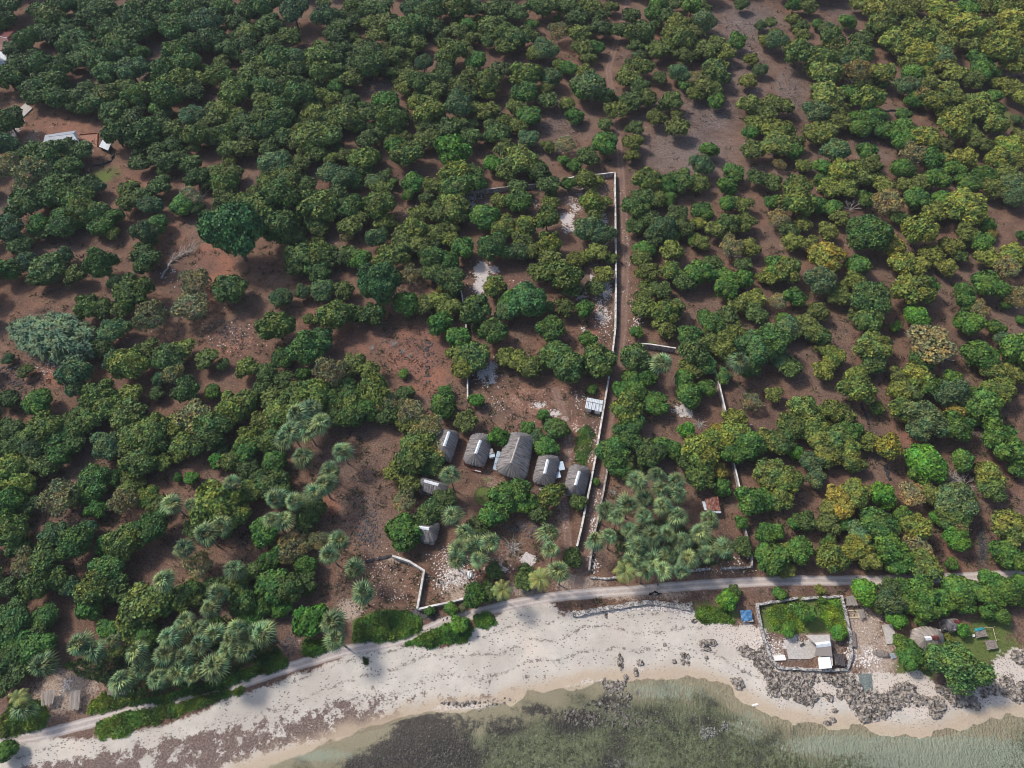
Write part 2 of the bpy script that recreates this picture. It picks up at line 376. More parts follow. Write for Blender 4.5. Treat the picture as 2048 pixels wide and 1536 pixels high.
def water_mat():
    g = G('sea_water', .08, .5); t = g.t
    n1 = g.noise(1.6, 3, .6, vec=g.scale(g.pos(), (1.4, .7, 1)), dist=.4)
    bp = g.n('ShaderNodeBump'); bp.inputs['Strength'].default_value = .8; bp.inputs['Distance'].default_value = .25; g.put(bp.inputs['Height'], n1)
    gl = g.n('ShaderNodeBsdfGlossy'); gl.inputs['Roughness'].default_value = .12; g.put(gl.inputs['Normal'], bp.outputs[0])
    tp = g.n('ShaderNodeBsdfTransparent'); tp.inputs[0].default_value = (.86,.90,.87,1)
    fr = g.n('ShaderNodeFresnel'); fr.inputs[0].default_value = 1.33; g.put(fr.inputs['Normal'], bp.outputs[0])
    mx = g.n('ShaderNodeMixShader'); g.put(mx.inputs[0], fr.outputs[0]); g.put(mx.inputs[1], tp.outputs[0]); g.put(mx.inputs[2], gl.outputs[0])
    t.links.new(mx.outputs[0], t.nodes['Material Output'].inputs[0]); return g.m
M['water'] = water_mat()
# ---------------------------------------------------------------- ground sheet (one grid, cut into ground, beach, road, track, seabed)
def axis(lo, hi, f, out_lo, out_hi):
    a = [lo]
    while a[-1] < hi: a.append(a[-1]+f(a[-1]))
    pre, s, v = [], 3.0, lo
    while v > out_lo: v -= s; pre.append(v); s *= 1.6
    post, s, v = [], 3.0, a[-1]
    while v < out_hi: v += s; post.append(v); s *= 1.6
    return np.array(pre[::-1]+a+post)
xs = axis(-255, 255, lambda v: .42 if abs(v) < 130 else .8, -1600, 1600)
ys = axis(4, 335, lambda v: .34+.0022*max(v-60, 0), -1200, 2600)
X, Y = np.meshgrid(xs, ys); x = X.ravel(); y = Y.ravel()
sea = sdf(x, y, SEA); sand = sdf(x, y, BEACH)
road = seg_dist(x, y, ROADW, False); track = np.minimum(seg_dist(x, y, TRACKW, False), seg_dist(x, y, DRIVEW, False)+.15)
z = height(x, y, sea)
def blobs(lst, falloff=1.0):
    o = np.zeros(x.shape)
    for b in lst:
        px, py, rx, ry = b[:4]; s = b[4] if len(b) > 4 else 1.0
        c = P(px, py); a = (P(px+rx, py)-c).length; q = (P(px, py-ry)-P(px, py+ry)).length/2
        m = (abs(x-c.x) < 2.6*a) & (abs(y-c.y) < 2.6*q)
        d2 = ((x[m]-c.x)/a)**2+((y[m]-c.y)/q)**2
        o[m] = np.maximum(o[m], s*np.exp(-d2**1.5*.7*falloff))
    return o
def polym(lst, soft=1.5):
    o = np.zeros(x.shape)
    for pts, s in lst:
        w_ = W2(pts, -.3); lo = w_.min(0)-6; hi = w_.max(0)+6
        m = (x > lo[0]) & (x < hi[0]) & (y > lo[1]) & (y < hi[1])
        o[m] = np.maximum(o[m], s*smooth(sdf(x[m], y[m], w_), -soft, soft))
    return o
red = blobs([(440,550,25,60),(420,500,20,40),(830,700,70,50,.9),(850,750,50,40,.9),(120,700,50,30,.6),(130,745,60,25,.9),(460,690,70,40,.5),(720,680,60,30,.6),(620,640,40,25,.5),(340,470,40,50,.5),(130,270,100,60,.6),(270,370,50,60,.5),(650,990,20,35,1),(665,1020,15,20,.9),(1010,560,40,30,.5),(1100,680,60,50,.4),(1070,800,80,40,.55),(1155,890,15,60,.8),(1215,780,10,60,.7),(1210,870,12,80,.8),(1720,800,12,30,.9),(1830,880,30,40,.7),(1800,1080,40,60,.45),(1900,1080,20,60,.7),(2010,960,40,60,.4),(1320,20,20,20,.7),(1310,60,15,40,.6),(1700,560,20,80,.5),(1850,700,20,60,.4),(1480,860,20,30,.4),(960,860,40,40,.4),(930,1150,50,30,.7),(900,1120,30,40,.5),(860,1170,10,30,.4),(1000,700,60,40,.5),(50,590,80,60,.35),(1188,640,10,50,.9),(1560,800,20,10,.4),(1640,1050,40,30,.3)])
grey = blobs([(1370,300,110,60),(1420,220,60,60),(1480,120,80,90,.8),(1500,40,70,40),(1120,250,60,40,.6),(1270,120,30,50,.7),(1750,290,60,40,.6),(1580,180,40,60,.8),(1690,20,50,30,.7),(900,340,80,30,.5),(760,170,50,25,.6),(300,135,20,30,.8),(1400,620,60,30,.4),(1640,880,30,40,.35),(700,960,70,120,.35),(800,920,60,60,.35),(1150,240,60,40,.5),(1160,380,50,40,.7),(1200,560,30,120,.6),(1730,700,30,60,.3),(1540,1180,260,8,.5)])
stone = blobs([(1490,60,90,80),(1500,20,80,50),(1420,200,60,60),(1390,240,60,40),(1590,180,40,80),(1110,240,60,50),(1270,120,30,80),(890,330,60,30,.8),(760,170,50,30,.9),(730,1050,50,30,.9),(860,1070,30,30,.7),(460,680,60,40,.8),(30,760,60,40,.9),(820,680,50,40,.6),(850,720,20,60,.8),(240,950,40,30,.7),(150,1040,50,30,.7),(1650,20,80,60,.7),(1740,280,60,40,.6),(1960,850,60,50,.7),(1960,1080,20,60,.8),(1350,650,60,40,.3),(870,900,40,60,.5),(740,900,70,60,.6),(710,980,60,60,.6),(1660,860,40,40,.5),(1310,870,30,30,.4),(740,1200,60,60,.7),(690,1180,60,60,.6)])
yard = np.maximum(blobs([(1080,800,90,40,.55),(980,960,50,60,.5),(950,1010,40,30,.35),(1000,1110,60,40,.6),(1150,860,25,50,.5),(1160,1170,60,30,.8),(1050,1180,50,20,.8),(1260,1190,150,14,.8),(1360,1195,90,20,.5),(130,1380,80,50,.9),(60,1430,60,30,.7),(1330,830,20,16,.3),(930,1180,60,30,.9),(900,1130,40,30,.6),(790,1120,30,10,.8),(1730,1250,40,50,.95),(1750,1310,60,60,.95),(1880,1300,40,30,.7),(1640,1280,60,60,.7),(1550,1300,30,40,.7),(60,370,60,30,.2),(60,280,20,30,.7),(700,1220,30,25,1.),(600,1290,30,20,.5),(1120,1000,12,90,.7),(1060,1170,20,20,.8)]), 0)
pale = blobs([(965,545,18,22,1.1),(958,575,12,22,1.1),(985,540,18,10,.9),(1135,445,16,20,1.1),(1150,415,12,10,.9),(1208,440,10,22,.9),(1065,412,12,18,.7),(1190,570,14,18,.9),(1210,580,16,20,1.1),(1170,590,20,16,.8),(1205,620,16,20,.7),(1168,656,8,8,.9),(945,395,40,16,.6),(940,410,14,12,.8),(975,750,22,30,.75),(985,735,14,14,.7),(1080,808,18,8,1.),(1110,825,16,10,.9),(1130,838,8,8,.9),(1177,870,9,9,1.1),(1366,820,22,14,1.1),(1060,1118,16,12,1.2),(1160,860,20,30,.4),(1185,375,25,20,.5),(1090,370,60,14,.4),(1190,600,20,80,.4),(1000,1140,30,12,.8),(945,1150,10,8,.9),(1130,1030,8,60,.6),(1585,1285,20,16,.9),(1560,1315,18,10,.9),(340,540,30,10,.4),(30,590,1,1,0),(180,300,10,6,.4),(115,345,20,10,.3),(100,1010,1,1,0),(130,1370,14,20,.8),(25,265,14,30,.8),(1750,1265,20,30,.4),(1040,560,20,20,.3),(1215,500,8,80,.5),(1215,650,8,60,.5)])
grassm = np.maximum(blobs([(965,990,18,22,.9),(970,960,20,8,.5),(210,350,40,20,.7),(1430,1230,50,18,1.),(1960,1290,90,40,.95),(1830,1340,40,30,1.),(1400,1210,40,14,.6),(1170,880,20,40,.4),(1300,690,20,8,.7),(2020,240,20,50,.6),(1980,1260,60,30,.8),(1240,1130,40,14,.4),(1620,1210,40,20,1.),(20,640,60,40,.1),(1870,1250,40,20,.35),(860,1225,30,8,.5)]),
    polym([([(1515,1212),(1680,1196),(1694,1240),(1696,1275),(1660,1268),(1610,1268),(1560,1270),(1524,1262)],1.0),([(190,1470),(190,1450),(260,1425),(330,1400),(480,1365),(486,1378),(430,1402),(340,1432),(250,1462)],1.0),([(700,1290),(705,1240),(760,1215),(840,1235),(850,1255),(800,1280)],.9)]))
weed = np.maximum(polym([([(-60,1560),(0,1530),(120,1510),(260,1480),(400,1455),(520,1440),(640,1415),(760,1405),(800,1430),(700,1472),(600,1500),(480,1530),(300,1600)],.72),([(330,1470),(500,1445),(520,1480),(380,1500),(300,1500)],.95),([(640,1470),(700,1440),(800,1425),(810,1436),(740,1458),(660,1482)],1.3),([(560,1420),(700,1385),(860,1380),(1000,1378),(1060,1370),(1000,1404),(820,1428),(640,1460)],.62),([(560,1350),(900,1345),(1250,1310),(1260,1350),(1000,1385),(640,1440)],.36),([(20,1540),(200,1500),(330,1520),(330,1560),(20,1600)],.85)], 3.0),
    np.where(sea > 0, 1.0+blobs([(1150,1440,70,24,.95),(1010,1450,60,20,.8),(1400,1440,40,14,.8),(1230,1400,30,20,.9),(1080,1420,50,12,.8),(1330,1420,50,12,.5),(1500,1480,60,16,.5),(850,1470,66,45,1.7),(880,1520,80,50,1.7),(800,1520,70,44,1.6),(740,1530,60,26,1.3),(1240,1500,30,50,.7),(1230,1540,30,40,.8),(930,1450,40,24,.7),(1150,1450,60,16,.5),(1060,1470,40,30,.4),(1390,1450,60,20,.6),(1290,1520,20,40,.5),(1450,1500,20,50,.5),(560,1590,60,30,.4)]), 0))
pale = np.where(sea > 0, 1.0+blobs([(1900,1510,190,40,1.25),(1700,1490,130,22,1.1),(1330,1380,90,20,.7),(640,1510,60,12,1.),(1500,1450,40,30,.6),(1980,1520,90,40,.8),(1250,1530,40,20,.3)]), pale)  # pale shallows; the bottom-right blobs paint the sky's reflection on the seabed
rocky = polym([([(1384,1218),(1470,1250),(1500,1244),(1535,1262),(1540,1330),(1640,1345),(1690,1345),(1760,1345),(1840,1345),(1880,1372),(1960,1340),(2000,1300),(2070,1290),(2070,1400),(2000,1410),(1940,1420),(1890,1400),(1880,1430),(1780,1440),(1730,1440),(1690,1400),(1600,1400),(1560,1420),(1530,1360),(1500,1330),(1480,1300),(1440,1290),(1400,1250)],.8),([(1086,1202),(1140,1228),(1384,1206),(1384,1218),(1140,1236),(1080,1208)],.9)], 2.0)
rocky = np.maximum(rocky, blobs([(1210,1370,50,14,.8),(1280,1330,10,14,.7),(900,1420,40,20,.7),(960,1415,60,12,.7),(1160,1370,30,6,.6),(1750,1300,30,16,.5),(740,1290,14,12,.7)]))
allv = np.stack([x, y, z], 1)
nx_, ny_ = len(xs), len(ys)
ii, jj = np.meshgrid(np.arange(ny_-1), np.arange(nx_-1), indexing='ij')
q0 = (ii*nx_+jj).ravel(); quads = np.stack([q0, q0+1, q0+nx_+1, q0+nx_], 1)
cf = lambda a: a[quads].mean(1)
reg = np.zeros(len(quads), int)
reg[cf(sand) > 0] = 1; reg[cf(track) < 1.3] = 3; reg[cf(road) < 1.3] = 2; reg[cf(sea) > 0] = 4
for k, nm in enumerate(['ground', 'beach', 'road', 'dirt_track', 'seabed']):
    qs = quads[reg == k]; used = np.unique(qs); idx = np.zeros(len(allv), np.int64); idx[used] = np.arange(len(used))
    me = mesh_np(nm, allv[used], idx[qs], [M['ground']], smooth_=True)
    for an, arrs in (('ga', (sand, sea, road, track)), ('gb', (red, pale, grassm, stone)), ('gc', (weed, yard, rocky, grey))):
        at = me.attributes.new(an, 'FLOAT_COLOR', 'POINT')
        at.data.foreach_set('color', np.stack([a[used] for a in arrs], 1).astype(np.float32).ravel())
    tag(link(nm, me), kind='structure')
me = mesh_np('sea', [(-1500,-1200,-1.0),(1500,-1200,-1.0),(1500,130,-1.0),(-1500,130,-1.0)], np.array([[0,1,2,3]]), [M['water']])
tag(link('sea', me), kind='structure')
# ---------------------------------------------------------------- trees: prototypes
def ico(sub):
    b = bmesh.new(); bmesh.ops.create_icosphere(b, subdivisions=sub, radius=1.0)
    v = np.array([q.co[:] for q in b.verts]); f = np.array([[q.index for q in t.verts] for t in b.faces]); b.free(); return v, f
ICO1, ICO2, ICO3 = ico(1), ico(2), ico(3)
def crown_arrays(seed, nl=9, ncl=620, leaf=.085, fill=True, k=4, spread=.56, flat=.72, lobr=(.30,.46), up=.45):
    """a crown of about unit radius: lobes covered with leaf clusters. returns verts, quads, tris, tints"""
    R = np.random.RandomState(seed)
    L = [((0, 0, .0), .54)]
    for i in range(nl):
        a = i*2.399+R.rand()*.9; d = spread*(.65+.5*R.rand()); r = R.uniform(*lobr)
        L.append(((d*math.cos(a), d*math.sin(a), R.uniform(-.28, .26)*(1.2-.6*d)), r))
    C = np.array([l[0] for l in L]); Rd = np.array([l[1] for l in L])
    w_ = Rd**2/np.sum(Rd**2); V = []; Q = []; T = []; tq = []
    cs, ns, ss = [], [], []
    while len(cs) < ncl:
        i = R.choice(len(L), p=w_); d = R.normal(size=3); d /= np.linalg.norm(d)
        if d[2] < -.55: continue
        lump = 1+.16*math.sin(7*d[0]+seed)*math.sin(6*d[1]+i)*math.cos(5*d[2])
        p = C[i]+d*Rd[i]*lump*R.uniform(.86, 1.10)
        dd = np.linalg.norm(p-C, axis=1)-Rd*.88; dd[i] = 1
        if dd.min() < 0: continue
        cs.append(p); ns.append(d); ss.append(i)
    cs = np.array(cs); ns = np.array(ns); n = len(cs); lobt = R.rand(len(L))
    rad = np.array([np.linalg.norm(cs[i]-C[ss[i]])/Rd[ss[i]] for i in range(n)]); tint = np.clip(.85*R.rand(n)**1.2+.28*lobt[ss]+.05*R.normal(size=n), 0, 1)
    quads = []; verts = []; tints = []
    for j in range(k):
        t = R.normal(size=(n, 3)); t -= (t*ns).sum(1)[:, None]*ns*.8; t /= np.linalg.norm(t, axis=1)[:, None]
        d = ns*up+t*.9; d /= np.linalg.norm(d, axis=1)[:, None]
        s = np.cross(d, ns+R.normal(size=(n, 3))*.25); s /= np.linalg.norm(s, axis=1)[:, None]
        ln = leaf*R.uniform(.8, 1.35, (n, 1)); wd = ln*.42
        base = cs+R.normal(size=(n, 3))*leaf*.2
        p0 = base; p1 = base+d*ln*.55+s*wd; p2 = base+d*ln*1.25-ns*ln*.12; p3 = base+d*ln*.55-s*wd
        b = np.arange(n)*4+len(verts)*0+sum(len(q) for q in verts)
        verts.append(np.stack([p0, p1, p2, p3], 1).reshape(-1, 3))
        quads.append(np.stack([b, b+1, b+2, b+3], 1)); tints.append(np.clip(tint+R.normal(size=n)*.10, 0, 1))
    v = np.concatenate(verts); q = np.concatenate(quads); tn = np.concatenate(tints); tr = np.zeros((0, 3), int)
    if fill:
        cv, ct, o = [], [], len(v)
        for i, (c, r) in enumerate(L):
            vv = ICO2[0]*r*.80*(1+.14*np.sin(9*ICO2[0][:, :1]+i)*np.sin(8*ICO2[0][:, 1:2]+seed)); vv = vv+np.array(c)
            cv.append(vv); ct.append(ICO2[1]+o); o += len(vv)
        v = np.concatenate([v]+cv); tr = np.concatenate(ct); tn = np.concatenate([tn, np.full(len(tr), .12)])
    v = v*np.array([1, 1, flat/ .72*.86]); s = np.percentile(np.hypot(v[:, 0], v[:, 1]), 97); v = v*np.array([1/s, 1/s, 1/s])
    return v, q, tr, tn
def leaf_mesh(name, A, mat):
    v, q, tr, tn = A
    me = mesh_np(name, v, [q, tr] if len(tr) else [q], [mat])
    at = me.attributes.new('tint', 'FLOAT', 'FACE'); at.data.foreach_set('value', tn.astype(np.float32)); return me
def limb_tubes(mb, seed, n, h0, spread, r0, mi=0, sub=2, top=.35):
    R = random.Random(seed)
    mb.tube([(0,0,-.1),(.02,.01,h0*.5),(0,.02,h0)], [r0*1.3, r0, r0*.85], 7, mi)
    for i in range(n):
        a = i*2*math.pi/n+R.random()*.6; l = spread*R.uniform(.75, 1.1); zt = h0+top*R.uniform(.6, 1.2)
        p1 = Vector((math.cos(a)*l*.45, math.sin(a)*l*.45, h0+(zt-h0)*.45)); p2 = Vector((math.cos(a+.2)*l, math.sin(a+.2)*l, zt))
        mb.tube([(0, .02, h0*.93), p1, p2], [r0*.6, r0*.42, r0*.15], 5, mi)
        for j in range(sub):
            b = a+(.7 if j else -.6)*R.uniform(.6, 1.2); e = p1+Vector((math.cos(b), math.sin(b), .5))*l*.5
            mb.tube([p1, (p1+e)/2+Vector((0,0,.04)), e], [r0*.3, r0*.2, r0*.08], 4, mi)
mb = MB(); limb_tubes(mb, 3, 5, .45, .62, .055); TRUNK = mb.mesh('trunk', [M['bark']])
mb = MB(); limb_tubes(mb, 8, 7, .30, .95, .045, 0, 3, .9); PALETRUNK = mb.mesh('trunk', [M['palebark']])
PROTO = {'mango': [], 'dense': [], 'fine': [], 'airy': [], 'big': []}
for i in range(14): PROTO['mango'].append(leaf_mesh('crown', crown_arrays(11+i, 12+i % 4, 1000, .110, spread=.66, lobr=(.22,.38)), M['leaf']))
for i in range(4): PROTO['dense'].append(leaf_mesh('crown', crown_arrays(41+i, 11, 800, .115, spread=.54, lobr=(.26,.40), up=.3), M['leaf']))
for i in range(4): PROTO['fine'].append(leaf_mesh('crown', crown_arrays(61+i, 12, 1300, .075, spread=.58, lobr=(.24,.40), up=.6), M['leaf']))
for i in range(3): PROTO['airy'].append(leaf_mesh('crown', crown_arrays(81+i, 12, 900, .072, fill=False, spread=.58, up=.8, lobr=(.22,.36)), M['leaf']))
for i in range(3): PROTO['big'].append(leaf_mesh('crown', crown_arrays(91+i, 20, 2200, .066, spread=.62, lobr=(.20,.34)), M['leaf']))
def bare_mesh(seed):
    mb = MB(); R = random.Random(seed)
    def br(p, d, l, r, lev):
        q = p+d*l*.5+Vector((R.uniform(-.1,.1), R.uniform(-.1,.1), .02))*l; e = q+d*l*.5
        mb.tube([p, q, e], [r, r*.75, r*.5], 4)
        if lev > 0:
            for _ in range(3):
                dd = (d+Vector((R.uniform(-.9,.9), R.uniform(-.9,.9), R.uniform(-.25,.5)))).normalized()
                br(q.lerp(e, R.random()), dd, l*.66, r*.5, lev-1)
    for i in range(6):
        a = i*1.05+R.random()*.4
        br(Vector((0,0,.25)), Vector((math.cos(a), math.sin(a), .75)).normalized(), .55, .035, 3)
    return mb.mesh('branches', [M['palebark']])
BARE = [bare_mesh(1), bare_mesh(2)]
# colours are the leaf colours of each kind
PAL = {'g':(.064,.108,.038),'o':(.096,.132,.040),'y':(.125,.160,.042),'Y':(.185,.180,.042),'b':(.055,.122,.030),'B':(.060,.155,.026),'t':(.075,.125,.068),'k':(.185,.175,.10),'f':(.062,.125,.042),'F':(.055,.130,.052),'d':(.2,.19,.18)}
CW = {'g':'dark green','o':'olive green','y':'yellow green','Y':'golden','b':'fresh green','B':'vivid bright green','t':'grey green','k':'dry khaki','f':'feathery mid green','F':'towering deep green','d':'leafless grey'}
KIND = {'g':'orchard_tree','o':'orchard_tree','y':'orchard_tree','Y':'orchard_tree','b':'round_crowned_tree','B':'round_crowned_tree','t':'grey_leaved_tree','k':'dry_tree','f':'feathery_tree','F':'feathery_tree','d':'bare_tree'}
STY = {'g':'mango','o':'mango','y':'mango','Y':'mango','b':'dense','B':'dense','t':'fine','k':'airy','f':'fine','F':'big','d':'bare'}
GRP = {'orchard_tree':'broad-leaved orchard trees','round_crowned_tree':'round-crowned bright trees','grey_leaved_tree':'grey-leaved trees','dry_tree':'dry sparse trees','feathery_tree':'feathery-leaved trees','bare_tree':'leafless trees'}
# each entry: x,y (in tenths of a tile that is the photo enlarged four times), radius, kind
T = {}
T[0,0] = "5,3,11g 4,17,9g 31,7,8g 40,13,11o 47,4,10g 56,2,8g 70,3,9g 80,7,11g 74,14,11g 47,18,9g 33,24,9g 22,31,9g 11,38,8g 40,28,8g 53,24,9g 62,30,10g 54,36,9g 69,38,10g 64,47,9g 90,24,11g 104,15,12g 100,27,11g 113,23,10g 93,35,10o 101,37,9g 113,43,7b 80,48,10g 85,56,10g 94,44,8t 104,54,12t 14,52,9g 33,52,10g 6,62,10g 14,65,7g 49,56,10g 26,70,11g 28,77,9g 42,65,10g 46,78,10g 62,77,9g 60,85,7g 70,70,7g 74,82,10g 85,74,11o 90,86,11g 102,70,9o 109,76,10o 118,72,9o 129,56,10g 138,50,9g 143,42,11g 156,36,10g 150,52,10g 133,66,10o 133,79,12g 127,85,7b 145,64,10o 159,64,8y 154,73,9g 125,6,10g 113,6,9g 129,17,9g 144,6,10g 141,22,11g 156,6,9g 164,18,12t 168,30,11g 180,6,10g 188,18,9g 196,8,10g 199,24,10o 196,35,9g 183,38,9g 176,50,7o 174,59,10o 199,46,8g 199,59,9o 186,72,12o 176,86,11o 187,92,8y 154,92,10t 170,95,9o 156,108,11o 168,108,9g 180,106,10o 196,96,8g 198,106,9g 195,118,9o 184,118,9o 107,95,9g 115,104,12g 128,100,9g 137,103,9o 110,111,9g 93,107,11g 126,121,8g 137,116,8g 133,129,9g 142,126,7g 153,130,9g 156,141,10g 174,138,8o 186,138,8o 180,148,10o 128,147,9g 103,150,8o 112,131,8g 66,119,9g 53,117,9g 39,122,11g 24,121,9g 33,131,10g 52,131,10g 7,97,12g 6,115,9t 5,134,11k 25,136,13k 43,145,11g 68,147,9g 75,149,8t 18,148,9k"
T[1,0] = "6,6,11g 30,9,12t 10,18,11g 54,2,6g 55,12,11t 69,13,7g 69,21,9g 64,29,8g 59,25,6g 27,29,9o 14,33,8o 3,38,6g 78,16,6g 78,29,5o 90,6,9g 101,6,9g 76,3,6o 91,18,7o 105,18,9o 96,28,8o 84,35,6y 70,38,7g 52,43,11o 62,45,9g 64,56,8g 52,59,10o 6,50,9o 17,47,10g 29,46,9t 30,55,10g 12,59,9o 6,68,10g 24,69,12g 34,76,10g 20,82,11g 6,80,9o 4,92,9o 21,95,10g 8,105,10g 19,108,10g 64,68,6b 76,62,9o 70,66,5o 92,41,11g 83,50,9g 93,54,10g 110,43,9o 109,58,6g 101,48,8g 116,32,9g 118,21,11g 131,18,10g 142,22,8g 129,34,8y 123,43,6o 124,6,8t 140,7,11g 160,5,11o 174,6,8g 170,19,7b 160,25,9o 156,40,12o 172,30,7o 148,46,6o 134,51,8t 176,49,8b 170,42,6o 190,6,9g 200,6,8g 187,21,9o 198,26,10o 199,37,8o 186,32,7g 122,60,8o 131,66,10g 118,70,7y 148,61,10g 143,72,9o 195,56,9g 172,59,7o 185,65,11o 164,68,9o 164,77,9g 161,86,11t 176,86,6o 186,88,9y 127,82,7y 139,88,11y 132,93,8g 50,75,7y 60,78,7y 76,80,7g 83,84,5g 46,90,9y 37,96,6o 56,93,7g 72,92,12o 45,108,13o 33,112,9o 58,108,11g 35,103,6o 92,90,8g 105,83,9b 98,78,6y 107,94,12o 113,101,8o 89,111,9g 100,106,7g 109,112,6y 112,119,9b 122,122,12o 136,111,9o 138,100,7g 154,102,9g 162,99,8o 172,109,9g 174,98,5g 157,119,14B 193,106,10g 198,96,6y 199,119,9o 35,130,8o 47,122,8o 16,129,12t 9,118,8g 60,126,6y 70,124,6o 86,125,11o 96,126,5o 86,135,7g 24,142,11o 9,145,10o 40,147,8g 59,138,10t 70,140,10t 78,144,7b 95,144,8t 104,139,5g 101,150,8o 110,146,4b 125,145,9b 140,148,7o 159,137,12y 162,148,12g 174,137,7g 177,146,8b 189,131,7B 199,138,8o"
T[2,0] = "25,3,11g 4,10,9g 15,19,6b 4,30,10g 12,28,9o 27,40,9t 18,42,7o 37,26,8k 36,15,3b 45,5,9g 52,14,9g 62,6,9o 70,12,8g 53,27,9y 70,22,9g 66,37,7b 56,38,8o 62,46,6o 80,5,6o 96,12,8g 88,24,8g 103,26,11g 100,36,7g 112,12,7b 121,12,8g 117,4,6b 132,18,9y 130,3,6g 136,30,11o 125,26,6y 118,40,9o 109,36,5y 125,34,8o 137,44,8o 146,25,8o 154,16,10t 144,5,8b 152,6,7g 183,3,6g 199,20,5t 203,32,6y 180,33,8b 164,34,8o 158,40,9o 170,42,8y 150,37,7o 102,44,6t 93,49,3g 104,53,9o 92,61,9o 101,68,8g 118,62,6g 134,58,8t 145,62,7k 162,56,10g 168,62,8g 155,68,9o 138,68,5b 146,75,7y 159,72,8o 163,82,7b 12,60,11o 10,76,9b 3,86,8o 14,92,9b 30,60,9t 27,70,6o 29,80,8g 45,54,7b 38,52,6o 58,57,7o 62,68,13t 74,76,8g 56,72,9b 44,83,6y 50,92,7b 83,88,9o 95,80,9g 108,78,8o 127,80,9g 115,94,8o 132,102,9o 74,100,6g 74,115,9b 98,102,7g 97,113,8y 96,124,6y 29,117,6y 43,116,8k 60,125,9g 42,128,5b 50,132,6b 14,110,8t 5,100,7o 8,127,13o 20,136,9g 30,148,9g 45,147,6b 58,143,8o 69,144,5y 5,150,8g 108,145,10o 135,144,10g 124,148,8b 150,146,8o 158,120,7b 152,132,9t 191,47,6y 189,64,7y 198,55,6t 190,84,9o 203,90,8o 195,98,8y 191,106,6b 193,120,9o 178,138,8b 196,142,8g 172,150,7b"
T[3,0] = "2,18,5g 6,33,9t 3,33,7y 21,4,6b 32,5,7o 20,16,6o 27,20,6g 27,28,7y 24,41,12g 40,18,5b 47,22,6t 64,17,7b 50,30,10g 52,35,9o 74,33,9g 70,43,11g 43,48,11o 48,57,12o 60,52,8t 36,56,7o 70,60,11k 78,56,6d 75,68,8o 93,57,11y 91,67,5b 64,74,8b 47,76,13o 40,88,11t 80,80,12o 57,88,8o 57,97,8o 42,106,10y 84,93,10b 70,95,7b 74,103,8b 95,103,9b 107,107,9b 108,113,9b 73,3,7y 88,8,12y 90,20,11o 110,10,9y 104,4,7o 118,4,7o 112,16,6k 103,30,12y 100,37,8o 120,27,12y 132,22,9y 124,40,12y 140,32,11o 138,43,11t 113,42,5b 112,50,8o 126,50,7b 126,56,6y 142,52,9y 150,58,9y 116,60,8b 112,68,10t 130,66,9o 145,70,10o 122,75,8k 116,81,6b 135,80,11y 150,78,8o 130,6,8y 140,10,10y 158,8,9b 160,20,14y 175,5,9y 190,5,12y 196,16,13y 180,20,9o 172,28,10y 165,36,9o 190,33,10y 200,30,9y 185,43,13y 200,50,11y 170,50,9b 172,57,9b 165,63,9o 182,58,5b 183,66,6y 195,70,9y 203,78,8y 180,77,6b 168,85,11o 182,88,7b 155,90,9o 150,100,12y 182,100,10o 162,107,9o 125,112,11y 138,115,9o 170,115,9o 193,118,10y 203,110,8y 200,95,5t 108,92,6b 116,122,11k 130,128,9b 141,126,7y 158,126,9y 148,135,9b 185,128,10y 200,128,9y 175,138,9b 190,138,9o 108,135,9b 135,142,11b 122,145,8o 160,146,9b 110,148,8o 178,150,9o 198,145,10t 5,83,9o 14,85,8o 8,103,11y 8,115,11o 20,113,8o 20,122,7b 28,132,6y 36,107,9o 48,104,9o 54,122,10t 44,135,7b 58,138,10y 70,133,7o 78,122,8b 82,130,9o 43,147,6b 52,145,3d 75,142,9o 9,131,5k 4,147,8g 23,149,11o 50,150,9y 62,150,9o 93,148,8o"
T[0,1] = "18,8,14g 6,30,12t 15,42,9g 32,28,8b 45,4,11g 48,18,9b 60,5,11o 65,15,11o 76,15,11g 50,28,10g 34,32,7g 66,24,6b 80,28,9b 89,33,6y 90,20,7b 104,7,9o 112,3,8g 120,10,9t 125,25,9b 117,32,11t 121,38,7g 117,55,10g 115,48,9g 116,50,5y 145,10,8b 157,12,6g 172,20,9g 152,4,9k 180,3,9o 195,8,10o 190,40,20F 183,76,14g 21,56,9t 36,60,13g 50,52,8t 6,62,10b 59,66,9o 81,58,13f 94,73,7t 106,80,14o 98,92,9o 70,92,10o 82,92,9o 122,101,12k 155,72,12k 152,90,13k 90,110,11t 82,124,8g 90,133,9t 118,125,9o 102,138,14y 135,133,11g 147,125,9y 165,133,9o 138,146,9k 128,150,6t 197,140,9y 60,145,12t 20,143,6o 6,133,5t 178,138,5g"
